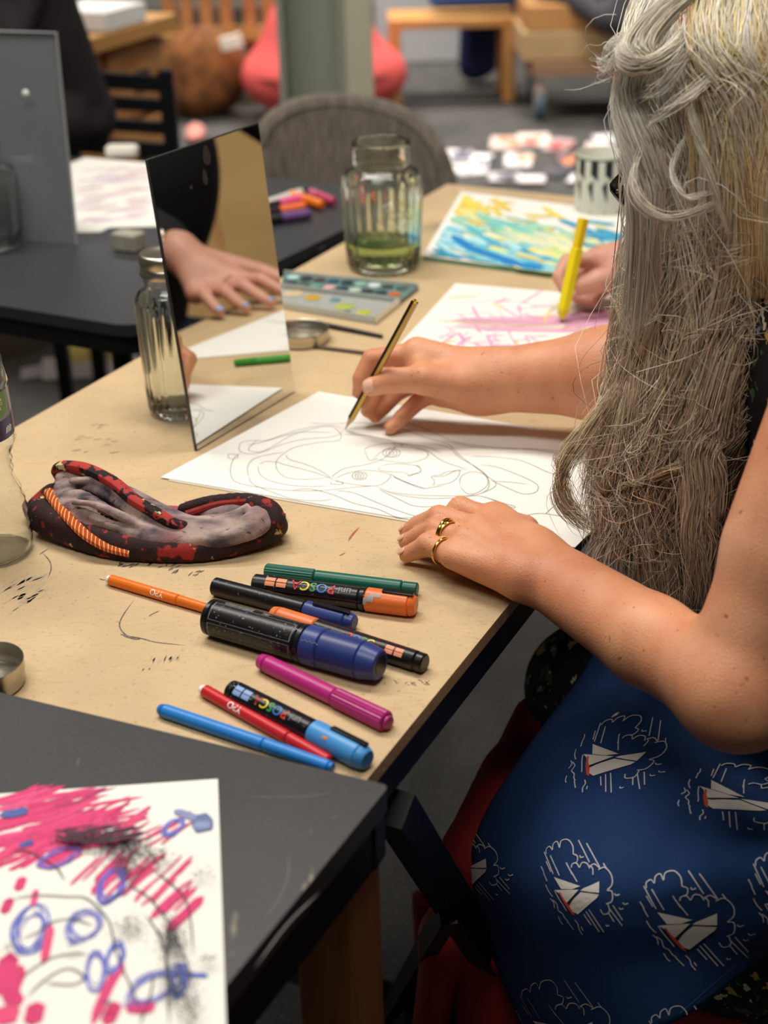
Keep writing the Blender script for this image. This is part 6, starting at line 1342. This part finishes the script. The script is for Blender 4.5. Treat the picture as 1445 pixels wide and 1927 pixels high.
for k, (h_, col, lb, ins_) in enumerate(((.125, 'b0936a', 'tan cardboard box at the bottom of the trolley stack', 0), (.11, 'b4824c', 'orange-brown wooden box on top of the trolley stack', .03))):
    b = MB(); box(b, (xm, ty + .26 + .02 * k, z0 + h_ / 2), (wdt - ins_, .44, h_ - .002), bev=.01); tag(part('box', b, mat('box_' + col, col, .7, var=.12, vs=6)), lb, 'box', 'boxes on the trolley'); z0 += h_
blob_c = blob('dark_coat', [(.05, .03, [cap((x0 + .10, ty + .2, z0 + .075), (x1 - .1, ty + .2, z0 + .12), .06, .09), cap((x0 + .10, ty + .3, z0 + .22), (x1 - .1, ty + .3, z0 + .24), .09, .1), cap((x0 + .20, ty + .12, z0 + .03), (x0 + .36, ty - .02, z0 - .06), .05, .05), cap((x0 + .36, ty - .03, z0 - .04), (x0 + .50, ty - .04, z0 - .10), .05, .05), cap((x0 + .42, ty + .0, z0 + .02), (x0 + .6, ty - .02, z0 - .05), .06, .06)])], .012, mat('charcoal_coat', '3c3c42', .9))
tag(blob_c, 'dark grey coat thrown over the trolley boxes', 'coat')
# papers spread on the floor
R = random.Random(17); cols = ['ece6e6', 'e4dcd8', 'f0ecec', 'd8c0b8', 'e8e2e4', 'e2d4cc', 'b8a8a4', '5a5468', '4a4a56', 'e0d0c8', 'efe9ea', 'd4ccd0']
spots = [(862, 292, 60, 20), (880, 318, 70, 18), (905, 300, 45, 20), (948, 268, 60, 22), (975, 300, 60, 24), (1005, 262, 70, 22), (1050, 272, 60, 22), (1075, 300, 60, 24), (1040, 322, 60, 18), (1120, 282, 50, 26), (1140, 262, 50, 16), (950, 332, 70, 14), (1100, 335, 70, 14), (1000, 336, 60, 12), (1150, 322, 60, 24)]
inks = [['5a5a70', '3a3a48'], ['d8d0d8', 'a89ca8'], ['2e3044', '4a4656'], ['e0906c', 'd8705c'], ['d8b090', 'c8a0a0'], ['d8624c', 'e08868'], ['b85a58', 'c87070'], ['e8945c', 'e8a878'], ['5a5458', '8a8088'], ['c86a60', 'c05a5c'], ['e4e0e4', 'c8c4cc'], ['6a6470', 'b0a8ac'], ['54505c', '8c8890'], ['e8e4e4', 'b8b0b4'], ['d89a80', 'e8c8b8']]
wds = ['dark grey ink shapes', 'faint grey pencil marks', 'black and navy blocks', 'orange figure shapes', 'soft beige patches', 'bright red-orange patches', 'dull red patches', 'amber patches', 'dark charcoal patches', 'brick red patches', 'almost no marks', 'grey stripes', 'dark grey stripes', 'pale grey patches', 'peach patches']
for i, (x, y, w_, h_) in enumerate(spots):
    a = R.uniform(-.5, .5); z = .0008 + .0012 * i; cs = [(x + w_ * .6 * math.cos(q + a), y + h_ * .75 * math.sin(q + a * .4)) for q in (math.pi * 1.25, math.pi * 1.75, math.pi * .25, math.pi * .75)]
    b = MB(); prism(b, [PZ(cx_, cy_, z + .0008) for cx_, cy_ in cs], .0008); t = thing('floor_drawing', 'sheet with %s in the spread of drawings on the floor' % wds[i], 'drawing', PZ(x, y, 0), 'drawings spread on the floor')
    part('sheet', b, mat('sheet_' + cols[i % 12], cols[i % 12], .8), t, smooth=False); b = MB()
    for _ in range(7):
        px, py = x + R.uniform(-.35, .3) * w_, y + R.uniform(-.3, .3) * h_; stroke2(b, [(px, py), (px + w_ * .12, py + R.uniform(-2, 2)), (px + w_ * .26, py + R.uniform(-3, 3))], R.uniform(.03, .08), z + .0010 + .00001 * _, n=4)
    part('painted_patch', b, mat('ink_' + R.choice(inks[i]), inks[i][0], .8), t, smooth=False, kind='stuff')
for i, (x, y, w_, h_, c_, lb) in enumerate(((170, 690, 120, 22, 'e6e2e0', 'white sheet on the floor beneath the folding table'), (160, 662, 70, 20, 'e4cf74', 'yellow painted sheet on the floor beneath the folding table'), (222, 655, 40, 14, 'b8b070', 'olive painted sheet on the floor beneath the folding table'), (60, 700, 28, 12, 'c8c0c4', 'small pale sheet on the floor behind the water bottle'))):
    z = .001 + .0015 * i; b = MB(); prism(b, [PZ(x + sx * w_ * .75, y + sy * h_ * .9 - sx * 4, z + .0008) for sx, sy in ((-1, -1), (1, -1), (1, 1), (-1, 1))], .0008); t = thing('floor_drawing', lb, 'drawing', PZ(x, y, 0), 'sheets beneath the folding table'); part('sheet', b, mat('sheet_' + c_, c_, .8, var=.12, vs=8), t, smooth=False)
